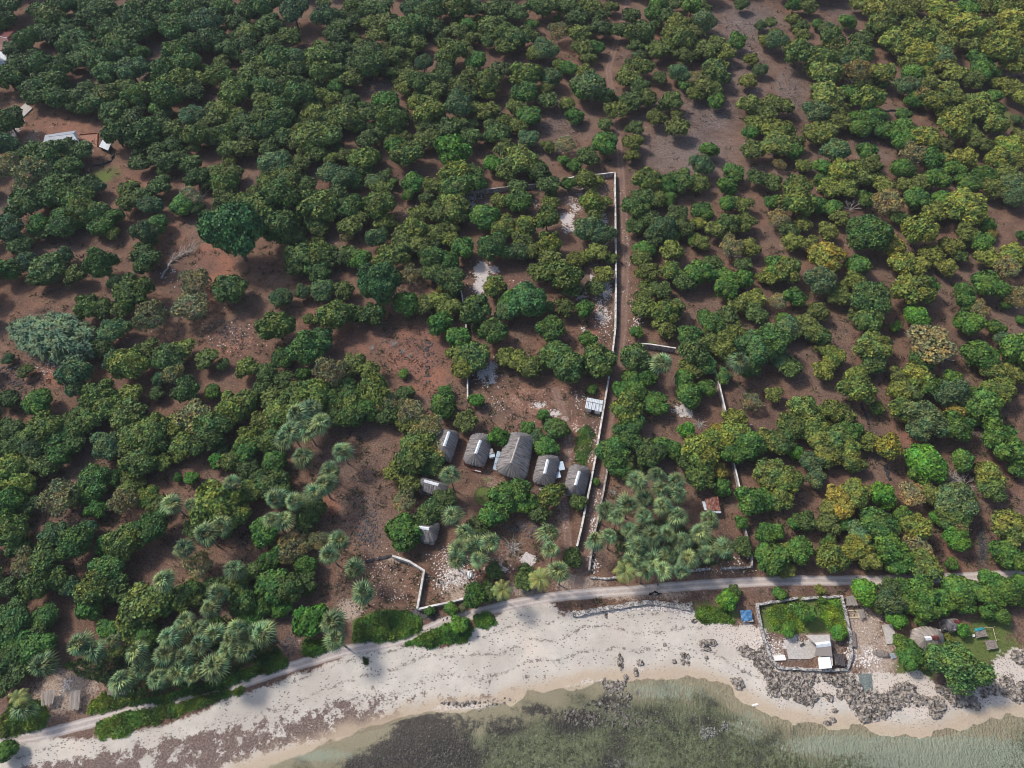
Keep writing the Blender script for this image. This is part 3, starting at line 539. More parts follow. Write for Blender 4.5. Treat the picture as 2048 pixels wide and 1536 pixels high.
T[1,1] = "5,10,14o 20,5,14g 20,27,14g 28,34,9g 50,12,13o 46,22,9g 63,13,7g 50,30,7o 75,12,10g 75,27,9o 72,35,6k 98,10,14o 103,24,8y 65,1,8g 122,2,5b 137,4,6g 98,37,8t 117,33,8o 130,18,8y 157,6,10y 160,15,11o 148,17,9o 125,28,10o 145,33,8o 117,38,8o 130,42,9o 155,37,7y 165,43,11b 183,20,11b 195,8,8y 204,8,7b 190,45,11f 198,30,10y 35,50,12g 48,48,11o 58,50,8g 33,60,8g 50,62,10g 70,52,8g 75,50,8g 84,54,8b 108,52,12o 120,45,9o 140,52,10g 155,55,8b 122,65,9k 142,65,9g 155,70,11g 98,76,17F 93,96,11g 38,80,7t 54,78,10t 70,78,8o 20,84,9t 62,98,14o 42,102,5o 78,97,8g 17,108,14o 52,118,11F 40,128,14f 20,132,10f 60,145,13k 78,137,9o 90,143,9y 118,145,4b 120,90,10b 135,90,9o 145,87,8y 155,92,9o 147,106,9b 163,117,10b 162,130,9y 175,130,12g 165,140,9y 175,95,12g 190,75,10o 177,109,4b 190,112,11g 200,95,9t 203,88,9b 200,132,8y 22,150,8g 8,145,8g 38,146,6b"
T[2,1] = "6,10,8b 31,9,7y 10,27,10y 8,38,9o 28,22,10o 5,47,9t 16,46,8o 30,41,10y 30,52,9o 50,54,7y 22,64,9o 40,67,14o 46,76,9g 11,88,15F 28,92,6g 42,92,8o 58,93,8b 32,108,12f 60,118,7b 35,130,13g 45,140,12g 68,135,13g 6,135,9y 15,140,9o 63,8,10y 74,8,6y 66,16,8o 58,30,9t 70,32,12t 68,48,9y 80,53,5o 74,65,8y 66,77,7g 98,12,10g 105,4,9g 115,6,8o 124,5,7b 98,27,7g 110,22,9g 120,30,11t 132,18,9g 137,28,8g 115,35,9g 127,35,7b 106,45,8b 103,53,8o 108,64,9o 128,47,9y 150,25,7y 152,14,9b 145,38,5b 151,40,7y 172,10,7b 165,30,9o 172,25,10o 186,24,9o 185,10,8o 190,12,5d 190,44,8y 175,45,9k 160,57,8g 186,58,7g 128,63,10o 138,70,9g 150,65,10b 172,68,9b 172,78,9b 185,70,8b 200,68,5y 118,78,8g 107,83,8o 105,93,9o 122,97,10y 130,92,9g 122,108,9o 195,85,9y 182,90,8o 195,97,9g 154,100,6b 160,105,10f 172,100,9g 142,115,10f 170,115,9o 178,110,8y 145,128,12g 168,126,9y 155,120,9o 195,125,14F 190,140,9f 100,112,5b 100,134,11g 108,149,8b 95,150,8b 143,142,9o 155,138,9f 170,147,7f 138,151,9b"
T[3,1] = "3,8,6b 25,8,14o 38,10,8b 8,22,8k 18,30,8g 28,25,7y 20,40,8y 35,42,8o 48,31,8y 47,50,13Y 52,12,7b 57,20,7o 67,12,7d 78,7,7b 95,8,12k 80,33,15f 72,40,8b 120,5,10b 133,15,9y 140,5,9b 105,20,7g 121,32,14y 99,43,10Y 108,57,10y 120,58,9y 130,50,9y 142,60,8y 147,43,9y 152,50,7g 160,10,15y 158,24,6y 160,33,9o 175,27,6b 178,34,5Y 170,42,8b 175,52,9y 195,5,8t 203,35,5b 196,50,10y 190,60,10k 8,58,10b 15,62,11o 3,67,8y 42,72,12t 72,58,9b 70,70,8o 56,82,9o 82,84,15f 80,103,11g 72,100,7o 116,78,14o 128,78,9b 120,100,10B 102,108,5b 22,85,8b 8,88,7k 40,95,8o 30,105,9o 18,108,10t 40,115,10g 12,100,5b 52,130,10y 45,142,9y 85,123,15o 85,136,10g 132,120,16k 135,124,9t 123,135,9f 120,147,10y 105,147,8o 72,148,10o 177,73,12b 156,80,7b 158,88,7b 160,105,10b 168,95,8k 181,109,7b 190,89,5b 198,85,9k 203,102,4b 188,118,7t 170,130,12b 180,142,10o 200,128,13b 197,145,9y 2,120,15f 10,135,8t 18,140,9g 147,152,8b"
T[0,2] = "7,12,8g 30,14,11b 8,35,9g 8,50,9g 22,42,10o 35,35,13o 45,42,11g 58,28,9o 67,28,13o 78,9,12o 60,3,8t 85,18,12o 105,8,9y 100,25,12o 125,7,6g 150,5,11g 170,6,7b 58,47,9g 50,57,9b 25,52,9t 10,65,12y 25,64,9o 38,66,9g 15,80,11y 8,95,11b 22,97,8g 48,93,13k 85,48,12t 73,78,13f 92,75,7b 110,40,12o 125,35,10o 100,50,9y 125,46,10g 112,62,12o 105,72,8y 130,63,7y 148,50,12o 142,32,9y 155,25,13k 170,35,14g 172,46,8g 185,20,12o 195,15,10o 199,45,10y 195,55,9b 174,62,6B 185,62,9o 198,67,8g 142,75,4B 153,75,5B 60,90,9y 78,100,8b 72,90,8b 98,93,11k 103,83,8y 118,90,10y 125,97,8o 122,115,12f 102,125,14o 85,130,7b 42,120,11t 10,118,12o 15,130,9g 20,145,12k 34,140,12o 62,127,13f 70,117,8t 85,147,13f 95,140,8g 160,145,10k 172,96,16y 199,85,11o 190,105,12y 180,115,9g 203,150,7g 155,115,8g 168,108,10g"
T[1,2] = "5,5,8g 12,12,9o 20,22,12o 35,10,13o 50,8,12o 60,15,10o 70,5,10g 75,17,9o 62,25,9g 78,27,10g 5,30,9y 10,45,10o 15,62,9b 12,80,12g 22,90,8g 90,20,9b 95,6,12o 105,15,10k 105,24,9g 120,7,7g 123,22,10k 122,32,8y 138,35,12k 130,47,12o 144,50,9k 125,62,12g 140,62,10g 112,70,9y 122,80,9o 118,95,9k 142,99,10g 150,92,9g 135,107,9g 118,118,13b 150,17,11b 152,6,5b 168,30,9o 176,13,6B 195,43,8B 200,90,11b 190,105,9b 178,113,9g 170,122,9t 45,100,11g 40,110,9g 8,120,10b 12,140,10b 30,130,12k 40,145,9b 48,125,8k 190,150,7g"
T[2,2] = "5,85,10b 3,95,8b 13,95,8b 25,25,5b 36,34,10g 12,35,6b 19,42,7t 28,50,8b 31,90,10o 22,103,8g 53,95,7g 64,4,4b 90,5,9b 100,5,9b 92,18,13o 115,15,9b 97,30,9f 92,42,11f 80,55,12f 85,66,9f 110,57,10g 120,50,8b 130,53,7b 139,38,6B 142,8,11b 155,3,8b 148,52,12y 160,45,11y 166,37,7Y 180,40,12y 178,28,9y 155,60,11o 140,60,8g 150,75,12g 168,83,7b 165,70,7Y 175,55,9b 190,50,12b 203,45,9o 193,14,8k 203,75,9y 190,95,11b 203,92,8b 184,111,6b 184,130,8g 203,120,8b 203,137,8b 67,78,3b 48,139,8g 12,150,6g 90,62,8g 95,72,7g"
T[3,2] = "5,8,7o 72,5,13o 87,20,6b 28,20,11o 20,32,12o 36,33,10o 50,22,10o 62,25,9o 40,42,11o 55,42,11g 65,38,9b 10,45,10g 22,55,6B 48,56,10y 35,62,9t 38,75,8t 65,50,10o 68,62,10o 80,45,8y 95,52,11Y 105,5,9y 115,6,9g 130,3,9b 107,20,10o 127,27,15t 120,38,9t 150,22,8Y 152,35,12b 147,8,12t 165,10,8b 172,18,12b 178,28,8b 165,27,6b 185,5,11o 185,42,15b 198,55,13b 201,66,9b 127,63,14B 122,73,9b 155,62,9b 177,72,10o 180,85,10g 158,80,8d 115,88,9k 130,87,9o 150,92,14t 150,105,12g 152,115,9k 150,123,9B 136,107,6B 162,92,5b 92,90,10B 72,87,11o 55,90,9Y 60,98,10Y 50,100,8y 5,70,12o 15,77,11o 10,90,10o 2,95,6b 30,110,9g 22,112,6b 48,112,9o 62,110,6b 75,119,10t 90,112,13f 108,105,7b 118,115,12y 118,128,10k 72,130,11y 82,140,9y 97,132,12b 108,140,9b 100,145,8b 125,143,12o 147,144,5b 25,133,11b 5,118,7b 5,140,11b 14,133,7y 50,140,12o 48,128,6b 195,115,15o 190,135,10b 203,142,10b 14,148,7o"
T[0,3] = "30,8,13o 45,3,10g 5,8,9g 8,35,15f 12,50,11b 35,32,9f 28,45,9g 30,58,11b 8,65,11g 15,76,9g 55,8,8t 75,10,13o 72,25,10b 90,10,10g 115,24,16o 105,36,10o 130,20,12g 150,15,12o 170,10,9g 85,42,8b 105,46,8y 118,48,8b 190,5,11o 195,20,11g 200,35,8b 92,65,5y 5,86,9g 5,140,8b"
T[1,3] = "15,8,12b 28,10,11g 40,5,9g 5,20,9b 20,24,8B 42,36,14B 3,28,8b 175,17,9b 185,12,8g 156,26,5b 139,28,4b 165,26,3k 162,39,7B"
T[2,3] = "10,3,8g 172,19,7B 178,12,5g"
T[3,3] = "10,14,5b 42,11,4y 77,13,9B 88,22,7g 98,10,9g 97,22,10t 110,9,8b 115,22,9b 103,35,7B 122,12,10b 125,28,10b 122,36,5b 138,20,9b 152,12,11b 157,22,9b 168,12,8b 178,5,9b 180,18,9b 175,30,6b 186,30,7b 190,12,10b 203,6,8b 203,20,6b 156,44,5B 108,55,7b 115,63,10b 126,66,7o 143,60,7b 152,73,19f 145,50,4y 29,30,8b 16,43,5B 57,45,6B 43,19,3b 127,4,4b"
ENT = []
for (tx, ty), s in T.items():
    for e in s.split():
        a, b, c = e.split(','); k = c[-1]; r = float(c[:-1]); ENT.append([tx*512+float(a)*2.5, ty*384+float(b)*2.5, r*2.5*1.13, k])
xt = random.Random(12); ex = []
for i in range(len(ENT)):
    for j in range(i+1, len(ENT)):
        a, b = ENT[i], ENT[j]
        if KIND[a[3]] == KIND[b[3]] == 'orchard_tree':
            d = math.hypot(a[0]-b[0], a[1]-b[1]); s = a[2]+b[2]
            if .72*s < d < 1.12*s and ((a[0] < 1000 and a[1] < 470) or (a[0] < 780 and a[1] > 760) or xt.random() < .22):
                m = [(a[0]+b[0])/2+xt.uniform(-6, 6), (a[1]+b[1])/2+xt.uniform(-6, 6), .30*s*xt.uniform(.8, 1.15), xt.choice([a[3], b[3]])]
                if all(math.hypot(m[0]-e[0], m[1]-e[1]) > .8*e[2] for e in ex): ex.append(m)
ENT += ex; EXI = set(id(e) for e in ex); print('extra', len(ex))
# crowns cut by the frame's edge, and just beyond it
er = random.Random(5)
for i in range(60):
    px = -60+i*36; ENT.append([px+er.uniform(-12, 12), -34+er.uniform(-16, 8), er.uniform(22, 30), 'g' if px < 900 else ('o' if px < 1500 else 'y')])
for i in range(26):
    py = 10+i*52
    if i != 13: ENT.append([-34+er.uniform(-10, 6), py, er.uniform(24, 34), 'g' if i < 18 else 'f'])
    if py < 1130 and i % 3: ENT.append([2086+er.uniform(-6, 10), py, er.uniform(22, 34), 'y' if i < 9 else 'b'])
# landmarks used by the labels
LM = {'the metal-sheet shed':(1188,812,60),'the rusty-roofed shed':(1428,1010,70),'the widest thatched house':(1030,910,85),'the round thatched house':(1855,1280,80),'the cracked-off pale hip-roofed house':(122,278,90),'the fallen tree':(345,530,90),'the red-roofed building':(18,78,70),'the silver bamboo clump':(112,680,140),'the corner of the long white wall':(1230,344,80),'the grey wall end by the dirt track':(1267,690,70),'the blue tarp shelter':(1492,1230,70),'the stone-walled seaside compound':(1600,1265,110),'the two small roofs by the beach':(122,1396,110),'the white lime patch beside the track wall':(1200,595,80),'the open pale clearing right of the track':(1380,300,120),'the orange-brown clearing left of the houses':(830,700,110),'the zigzag corner of the white wall':(848,1142,80),'the pale sand clearing at lower left':(700,1220,70)}
LM['the pale hip-roofed house'] = LM.pop('the cracked-off pale hip-roofed house')
DIR = ['right of','upper right of','above','upper left of','left of','lower left of','below','lower right of']
used_lm = {}
for e in ENT:
    if not (0 < e[0] < 2048 and 0 < e[1] < 1536): continue
    for n_, (lx, ly, lr) in LM.items():
        d = math.hypot(e[0]-lx, e[1]-ly)
        if d < lr+e[2]:
            o8 = int(round(math.atan2(ly-e[1], e[0]-lx)/(math.pi/4))) % 8
            key = (n_, o8, e[3])
            if key not in used_lm or used_lm[key][0] > d: used_lm[key] = (d, id(e))
lm_of = {}
for (n_, o8, k), (d, i) in used_lm.items():
    if i not in lm_of: lm_of[i] = (d, n_, o8)
def kindnoun(k): return {'d':'tree','k':'sparse tree','b':'round-crowned tree','B':'round-crowned tree','F':'tree','f':'tree'}.get(k, 'bushy tree')
def tree_label(e):
    px, py, r, k = e[:4]
    sz = 'tiny' if r < 12 else 'small' if r < 18 else 'large' if r > 31 else ''
    base = (sz+' '+CW[k]+' '+kindnoun(k)).strip()
    if id(e) in lm_of:
        d, n_, o8 = lm_of[id(e)]; return f"{base} nearest {DIR[o8]} {n_}" if len((base+DIR[o8]+n_).split()) < 13 else f"{base} {DIR[o8]} {n_}"
    return None
def pos_label(e, seen):
    px, py, r, k = e[:4]; sz = 'small' if r < 18 else 'large' if r > 31 else ''
    base = (sz+' '+CW[k]+' '+kindnoun(k)).strip()
    a = round(max(0, min(100, px/20.48))); b = round(max(0, min(100, py/15.36)))
    for da in ((0, 1, 2, 3) if a < 97 else (0, -1, -2, -3)):
        l = f"{base}, {num(a+da)} percent across, {num(b)} percent down the photo"
        if l not in seen: return l
    return l
seen_l = set()
ONES = 'zero one two three four five six seven eight nine ten eleven twelve thirteen fourteen fifteen sixteen seventeen eighteen nineteen'.split()
TENS = '_ _ twenty thirty forty fifty sixty seventy eighty ninety'.split()
def num(n):
    n = int(n)
    return 'one hundred' if n == 100 else ONES[n] if n < 20 else TENS[n//10]+('-'+ONES[n % 10] if n % 10 else '')
def place(px, py, r, k, hf):
    z = 2.5
    for _ in range(3):
        R = r*depth(px, py, z)/F; z = R*hf
    p = P(px, py, z); return R, Vector((p.x, p.y, gz(p.x, p.y) if py > 1050 else 0.0)), z
orch = sorted([e for e in ENT if KIND[e[3]] == 'orchard_tree'], key=lambda e: -(e[2]*(.5 if id(e) in EXI else 1)*(1 if (0 < e[0] < 2048 and 0 < e[1]) else .3)))
stuff_ids = set(id(e) for e in orch[296:])
rr = random.Random(77)
def leafcol(px, k):
    c = PAL[k]; v = rr.uniform(.82, 1.20); wx = 1+.16*(px-1024)/1024
    return (c[0]*v*wx*rr.uniform(.92, 1.08), c[1]*v*(1+.04*(px-1024)/1024), c[2]*v*rr.uniform(.9, 1.1), 1)
SV, SQ, ST, SN, SC_, nb = [], [], [], [], [], 0
far_small = [crown_arrays(130+i, 11, 520, .135, spread=.64, lobr=(.24,.38)) for i in range(5)]
for e in ENT:
    px, py, r, k = e; sty = STY[k]; hf = 1.0 if sty != 'big' else .95
    if sty == 'bare': hf = .6
    R, base, zc = place(px, py, r, k, hf)
    if id(e) in stuff_ids:
        v, q, tr, tn = far_small[rr.randrange(5)]; a = rr.random()*6.28; ca, sa_ = math.cos(a), math.sin(a)
        vv = np.stack([v[:,0]*ca-v[:,1]*sa_, v[:,0]*sa_+v[:,1]*ca, v[:,2]*.92], 1)*R+np.array([base.x, base.y, base.z+zc])
        c = leafcol(px, k); SV.append(vv); SQ.append(q+nb); ST.append(tr+nb); nb += len(vv)
        SN.append((tn[:len(q)], tn[len(q):])); SC_.append((np.tile(c, (len(q), 1)), np.tile(c, (len(tr), 1)))); continue
    lab = tree_label(e)
    if lab is None or lab in seen_l: lab = pos_label(e, seen_l)
    seen_l.add(lab)
    t = empty(KIND[k], base, lab, 'tree', GRP[KIND[k]])
    sc = (R*rr.uniform(.88, 1.16), R*rr.uniform(.88, 1.16), R*rr.uniform(.88, 1.22)*(1.3 if k == 'F' and r > 45 else 1)); t.scale = sc; t.rotation_euler = (0, 0, rr.random()*6.28)
    if sty == 'bare':
        o = link('branches', BARE[rr.randrange(2)], t); continue
    tk = link('trunk', PALETRUNK if k == 'k' else TRUNK, t)
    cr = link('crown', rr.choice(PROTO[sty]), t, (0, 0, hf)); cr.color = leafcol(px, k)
    if k == 'k': tk.scale = (1, 1, .95)
# the many smaller crowns past 300 stand as one wood
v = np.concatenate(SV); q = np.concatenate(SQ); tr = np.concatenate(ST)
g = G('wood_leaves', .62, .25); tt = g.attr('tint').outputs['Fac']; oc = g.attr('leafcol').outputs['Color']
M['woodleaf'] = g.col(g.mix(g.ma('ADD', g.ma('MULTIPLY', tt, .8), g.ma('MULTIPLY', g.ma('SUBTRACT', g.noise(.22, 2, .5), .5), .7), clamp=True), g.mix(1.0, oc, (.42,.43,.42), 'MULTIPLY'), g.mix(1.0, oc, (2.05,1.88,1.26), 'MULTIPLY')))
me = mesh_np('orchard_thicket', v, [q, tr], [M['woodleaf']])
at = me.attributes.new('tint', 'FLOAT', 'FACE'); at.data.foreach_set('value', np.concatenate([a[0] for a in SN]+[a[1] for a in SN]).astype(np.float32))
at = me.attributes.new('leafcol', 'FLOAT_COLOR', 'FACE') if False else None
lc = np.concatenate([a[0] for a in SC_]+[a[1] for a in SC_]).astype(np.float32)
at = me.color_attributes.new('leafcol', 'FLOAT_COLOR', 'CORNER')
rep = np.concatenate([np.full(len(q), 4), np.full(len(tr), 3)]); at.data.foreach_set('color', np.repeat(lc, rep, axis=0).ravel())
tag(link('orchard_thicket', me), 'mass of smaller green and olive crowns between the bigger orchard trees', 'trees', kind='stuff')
print('trees', len(ENT), 'stuff', len(stuff_ids))
# ---------------------------------------------------------------- palms
def fan_crown(seed, nleaf=40):
    R = random.Random(seed); mb = MB(); tint = []
    def add(vs, fs, mi, t): mb.add(vs, fs, mi); tint.extend([t]*len(fs))
    for i in range(nleaf):
        u = i/nleaf; el = math.radians(80-92*u+R.uniform(-12, 12)); a = i*2.399+R.uniform(-.25, .25)
        d = Vector((math.cos(a)*math.cos(el), math.sin(a)*math.cos(el), math.sin(el))); pl = R.uniform(.18, .34)
        side = Vector((-math.sin(a), math.cos(a), 0)); up = side.cross(d).normalized()*-1
        if up.z < 0: up = -up
        tw = R.uniform(-.5, .5); side = (side*math.cos(tw)+up*math.sin(tw)).normalized(); up = d.cross(side)
        hub = d*pl
        w_ = .013; add([side*w_, side*-w_, hub-side*w_, hub+side*w_], [(0, 1, 2, 3)], 1, 0)
        n = 7; fr = R.uniform(.55, .78); t0 = R.choice([.05,.15,.4,.75,1.0])
        for j in range(n):
            b = math.radians(-46+92*j/(n-1)); dirn = (d*math.cos(b)+side*math.sin(b)).normalized()
            ln = fr*(1+.24*math.cos(a-seed))*(1-.16*abs(b)/2)*R.uniform(.88, 1.08); pw = (dirn.cross(up)).normalized()*ln*.062
            mid = hub+dirn*ln*.55+up*(.05*ln*(1 if j % 2 else -1)); tip = hub+dirn*ln-up*ln*.10-Vector((0,0,.30*ln))
            add([hub, mid-pw, tip, mid+pw], [(0, 1, 2, 3)], 0, min(1, max(0, t0+R.uniform(-.25, .25))))
    for i in range(9):
        a = R.random()*6.28; d = Vector((math.cos(a)*.35, math.sin(a)*.35, -.9)).normalized(); hub = d*.35; side = Vector((-math.sin(a), math.cos(a), 0))
        for j in range(6):
            b = math.radians(-60+24*j); dirn = (d*math.cos(b)+side*math.sin(b)).normalized(); pw = Vector((0, 0, 1)).cross(dirn).normalized()*.025
            add([hub, hub+dirn*.2-pw, hub+dirn*.36, hub+dirn*.2+pw], [(0, 1, 2, 3)], 2, .3)
    me = mb.mesh('crown', [M['palm'], M['petiole'], M['deadfrond']])
    at = me.attributes.new('tint', 'FLOAT', 'FACE'); at.data.foreach_set('value', np.array(tint, np.float32)); return me
def coco_crown(seed):
    R = random.Random(seed); mb = MB(); tint = []
    for i in range(20):
        el = math.radians(70-85*i/20+R.uniform(-8, 8)); a = i*2.399+R.uniform(-.2, .2); L = R.uniform(.85, 1.0)
        h = Vector((math.cos(a), math.sin(a), 0)); pts = []; p = Vector((0, 0, 0)); e_ = el
        for s in range(9):
            pts.append(p.copy()); p = p+(h*math.cos(e_)+Vector((0, 0, math.sin(e_))))*L/8; e_ -= math.radians(13)
        side = Vector((-math.sin(a), math.cos(a), 0)); t0 = R.random()
        for s in range(1, 9):
            for kk in range(2):
                b = pts[s-1].lerp(pts[s], kk*.5+.5); dr = (pts[s]-pts[s-1]).normalized(); ll = .26*L*math.sin(math.pi*(s-.2+kk*.5)/9.2)+.04
                for sg in (-1, 1):
                    d = (side*sg*.85+dr*.55-Vector((0, 0, .35))).normalized(); w_ = dr*.016
                    mb.add([b-w_, b+w_, b+w_+d*ll*.6, b+d*ll, b-w_+d*ll*.6], [(0, 1, 2, 3, 4)], 0); tint.append(min(1, max(0, t0*.6+.4*R.random())))
        for s in range(8):
            mb.add([pts[s]-side*.012, pts[s]+side*.012, pts[s+1]+side*.010, pts[s+1]-side*.010], [(0, 1, 2, 3)], 1); tint.append(0)
    me = mb.mesh('crown', [M['palm'], M['petiole']])
    at = me.attributes.new('tint', 'FLOAT', 'FACE'); at.data.foreach_set('value', np.array(tint, np.float32)); return me
FAN = [fan_crown(i, 34+2*(i % 5)) for i in range(10)]; COCO = [coco_crown(3), coco_crown(4)]
mb = MB(); mb.tube([(0,0,-.02),(.012,0,.3),(.0,.008,.65),(0,0,1)], [.034,.024,.021,.02], 8); PTR = mb.mesh('trunk', [M['palmtrunk']])
PALMS = {(0,2):"138,97,9 165,121,11 177,114,9 147,133,9 186,79,7 154,97,6 188,148,9",
 (1,2):"33,25,10 44,22,10 53,31,9 28,38,10 42,38,10 24,45,9 37,58,9 68,55,9 60,70,9 55,80,9 47,88,9 16,93,9 30,95,8 12,108,7 23,108,9 67,125,9 60,137,9 79,148,9 155,74,9 158,106,9 163,132,9 175,130,9 188,128,9 160,141,8 177,142,8 168,119,8",
 (2,2):"99,77,9 117,73,8 132,78,8 120,84,8 133,88,8 105,93,9 93,97,9 74,102,9 84,107,8 106,106,8 120,97,9 132,106,9 93,117,8 67,125,8 78,121,7 113,122,9 124,121,8 137,127,9 157,108,9 150,120,9 170,132,9 100,131,9 95,141,8 111,140,9 125,138,9 140,140,9 155,136,8 105,149,8 120,149,8 135,150,7 30,121,10 32,133,8 38,149,9",
 (2,1):"120,138,9 182,136,9",
 (0,3):"130,4,9 175,15,9 168,27,9 135,50,10 150,36,9 160,42,8 64,54,10 75,59,9 90,52,6 34,72,11 110,60,10 97,84,10 114,75,9 127,83,9 142,77,10 155,79,8 133,63,9 148,65,9 160,55,9 172,47,9 185,50,9 196,60,9 173,71,12 190,44,9 203,45,8 182,60,8 20,105,9",
 (1,3):"6,47,11 87,14,10 61,38,11 64,51,9"}
pr = random.Random(9); np_ = 0
for (tx, ty), s in PALMS.items():
    for e in s.split():
        a, b, c = [float(q) for q in e.split(',')]; px = tx*512+a*2.5; py = ty*384+b*2.5; r = c*2.5*1.2
        hh = pr.uniform(7.5, 10) 
        if py > 1330 and px < 700: hh = pr.uniform(5.5, 7.5)
        p = P(px, py, hh); R = r*depth(px, py, hh)/F
        lean = Vector((pr.uniform(-.08, .08), pr.uniform(-.08, .08), 0))*hh
        if (tx, ty) == (2, 1): lean = Vector((.16 if a > 150 else .03, .12, 0))*hh
        base = Vector((p.x, p.y, 0))-lean; zb = gz(base.x, base.y); base.z = zb
        near = [(math.hypot(px-lx, py-ly)-lr, n_) for n_, (lx, ly, lr) in LM.items()]; dm, nm = min(near)
        lab = f"grey-green fan palm, crown {num(round(px/20.48))} percent across, {num(round(py/15.36))} percent down the photo"
        if (tx, ty) == (2, 1): lab = 'slender fan palm leaning up right beside the feathery tree' if a > 150 else 'lone fan palm just below the grey wall end beside the dirt track'
        if lab in seen_l: lab = f"grey-green fan palm, crown {num(round(px/20.48)+1)} percent across, {num(round(py/15.36)+1)} percent down the photo"
        seen_l.add(lab)
        t = empty('fan_palm', base, lab, 'palm tree', 'fan palms')
        top = Vector((p.x, p.y, hh)); v = top-base
        tk = link('trunk', PTR, t); tk.scale = (6.5*1.1, 6.5*1.1, v.length); tk.rotation_euler = v.to_track_quat('Z', 'Y').to_euler()
        cr = link('crown', FAN[pr.randrange(10)], t, v); cr.scale = (R, R, R*pr.uniform(.85, 1.05)); cr.rotation_euler = (pr.uniform(-.32, .32), pr.uniform(-.32, .32), pr.random()*6.28)
        vv = pr.uniform(.75, 1.3); cr.color = (.112*vv, .165*vv, .080*vv, 1); np_ += 1
for px, py, r, lab in [(1005,1181,27,'coconut palm with yellow-green fronds right beside the sandy road bend'),(1080,1158,31,'wide coconut palm below the small white lime patch'),(1250,1143,30,'coconut palm on the road edge at the foot of the palm grove'),(38,1395,24,'coconut palm in the bush left of the two small beach roofs')]:
    hh = 8.5; p = P(px, py, hh); R = r*depth(px, py, hh)/F; lean = Vector((.08, -.05, 0))*hh; base = Vector((p.x, p.y, 0))-lean; base.z = gz(base.x, base.y)
    t = empty('coconut_palm', base, lab, 'palm tree', 'coconut palms'); v = Vector((p.x, p.y, hh))-base
    tk = link('trunk', PTR, t); tk.scale = (6, 6, v.length); tk.rotation_euler = v.to_track_quat('Z', 'Y').to_euler()
    cr = link('crown', COCO[pr.randrange(2)], t, v); cr.scale = (R, R, R); cr.color = (.15, .18, .06, 1); cr.rotation_euler = (0, 0, pr.random()*6.28)
# ---------------------------------------------------------------- bamboo clump
def blade_rosettes(hubs, seed, n=60, ln=1.6, wd=.11):
    R = np.random.RandomState(seed); V = []; tn = []
    for h in hubs:
        t0 = R.rand()
        for _ in range(n):
            d = R.normal(size=3); d[2] = abs(d[2])*.8+.05; d /= np.linalg.norm(d); s = np.cross(d, [0, 0, 1.0]); s /= np.linalg.norm(s)+1e-6
            l = ln*R.uniform(.6, 1.2); b = np.array(h)+R.normal(size=3)*.25
            V += [b, b+d*l*.5+s*wd, b+d*l-np.array([0, 0, .35*l]), b+d*l*.5-s*wd]; tn.append(np.clip(t0*.5+.5*R.rand(), 0, 1))
    V = np.array(V); Q = np.arange(len(V)).reshape(-1, 4); return V, Q, np.zeros((0, 3), int), np.array(tn)
c0 = P(105, 690, 0)
hubs = []; hr = random.Random(4)
while len(hubs) < 210:
    a, b = hr.uniform(-1, 1), hr.uniform(-1, 1)
    if a*a+b*b < 1:
        px, py = 104+a*84, 674+b*(44+14*a)+a*12; zz = 2.0+6.0*math.sqrt(max(0, 1-a*a-b*b))+hr.uniform(-1.6, 1.2); p = P(px, py, zz); hubs.append((p.x-c0.x, p.y-c0.y, zz))
t = empty('bamboo_clump', c0, 'huge silvery green bamboo clump on red earth at the left edge', 'bamboo')
o = link('foliage', leaf_mesh('foliage', blade_rosettes(hubs, 6, 60, 1.9, .20), M['palm']), t); o.color = (.085, .145, .085, 1)
mb = MB()
for h in hubs[::3]: mb.tube([(h[0]*.45, h[1]*.45, -.1), (h[0]*.75, h[1]*.75, h[2]*.6), h], [.09, .07, .04], 5)
link('culms', mb.mesh('culms', [M['bamboo']]), t)
# ---------------------------------------------------------------- low shrub patches along the beach
def patch(name, poly, label, col, hgt=.9, n=900, leaf=.42, cat='shrub', group='low shrub patches along the beach'):
    w_ = W2(poly, 0); lo, hi = w_.min(0), w_.max(0); R = np.random.RandomState(n+int(poly[0][0])); pts = []
    while sum(len(p) for p in pts) < n:
        a = R.uniform(lo, hi, (n*2, 2)); d = sdf(a[:, 0], a[:, 1], w_)+ (fbm(a[:, 0]*.5, a[:, 1]*.5, 3)-.5)*2.0; k = d > 0
        pts.append(np.concatenate([a[k], d[k][:, None]], 1))
    p = np.concatenate(pts)[:n]; c = Vector((*w_.mean(0), 0)); c.z = gz(c.x, c.y)
    zz = hgt*smooth(p[:, 2], -.2, 1.8)*(.15+1.7*fbm(p[:, 0]*.75, p[:, 1]*.75, 8))
    hb = np.stack([p[:, 0]-c.x, p[:, 1]-c.y, height(p[:, 0], p[:, 1])-c.z+zz], 1)
    V = []; tn = []
    tl = fbm(p[:, 0]*.3, p[:, 1]*.3, 4)
    k = 7; d = R.normal(size=(n, k, 3)); d[..., 2] = abs(d[..., 2])*.7; d /= np.linalg.norm(d, axis=2)[..., None]
    s = np.cross(d, R.normal(size=(n, k, 3))); s /= np.linalg.norm(s, axis=2)[..., None]; b = hb[:, None, :]+R.normal(size=(n, k, 3))*np.array([.22, .22, .08])
    l = leaf*R.uniform(.6, 1.2, (n, k, 1)); Vv = np.stack([b, b+d*l*.5+s*l*.34, b+d*l, b+d*l*.5-s*l*.34], 2).reshape(-1, 3)
    tn = np.clip(tl[:, None]*1.6-.75+R.rand(n, k)*.3+R.rand(n, 1)*.5, 0, 1).ravel(); Q = np.arange(len(Vv)).reshape(-1, 4)
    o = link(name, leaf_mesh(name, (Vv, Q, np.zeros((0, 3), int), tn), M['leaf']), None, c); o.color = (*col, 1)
    return tag(o, label, cat, group)
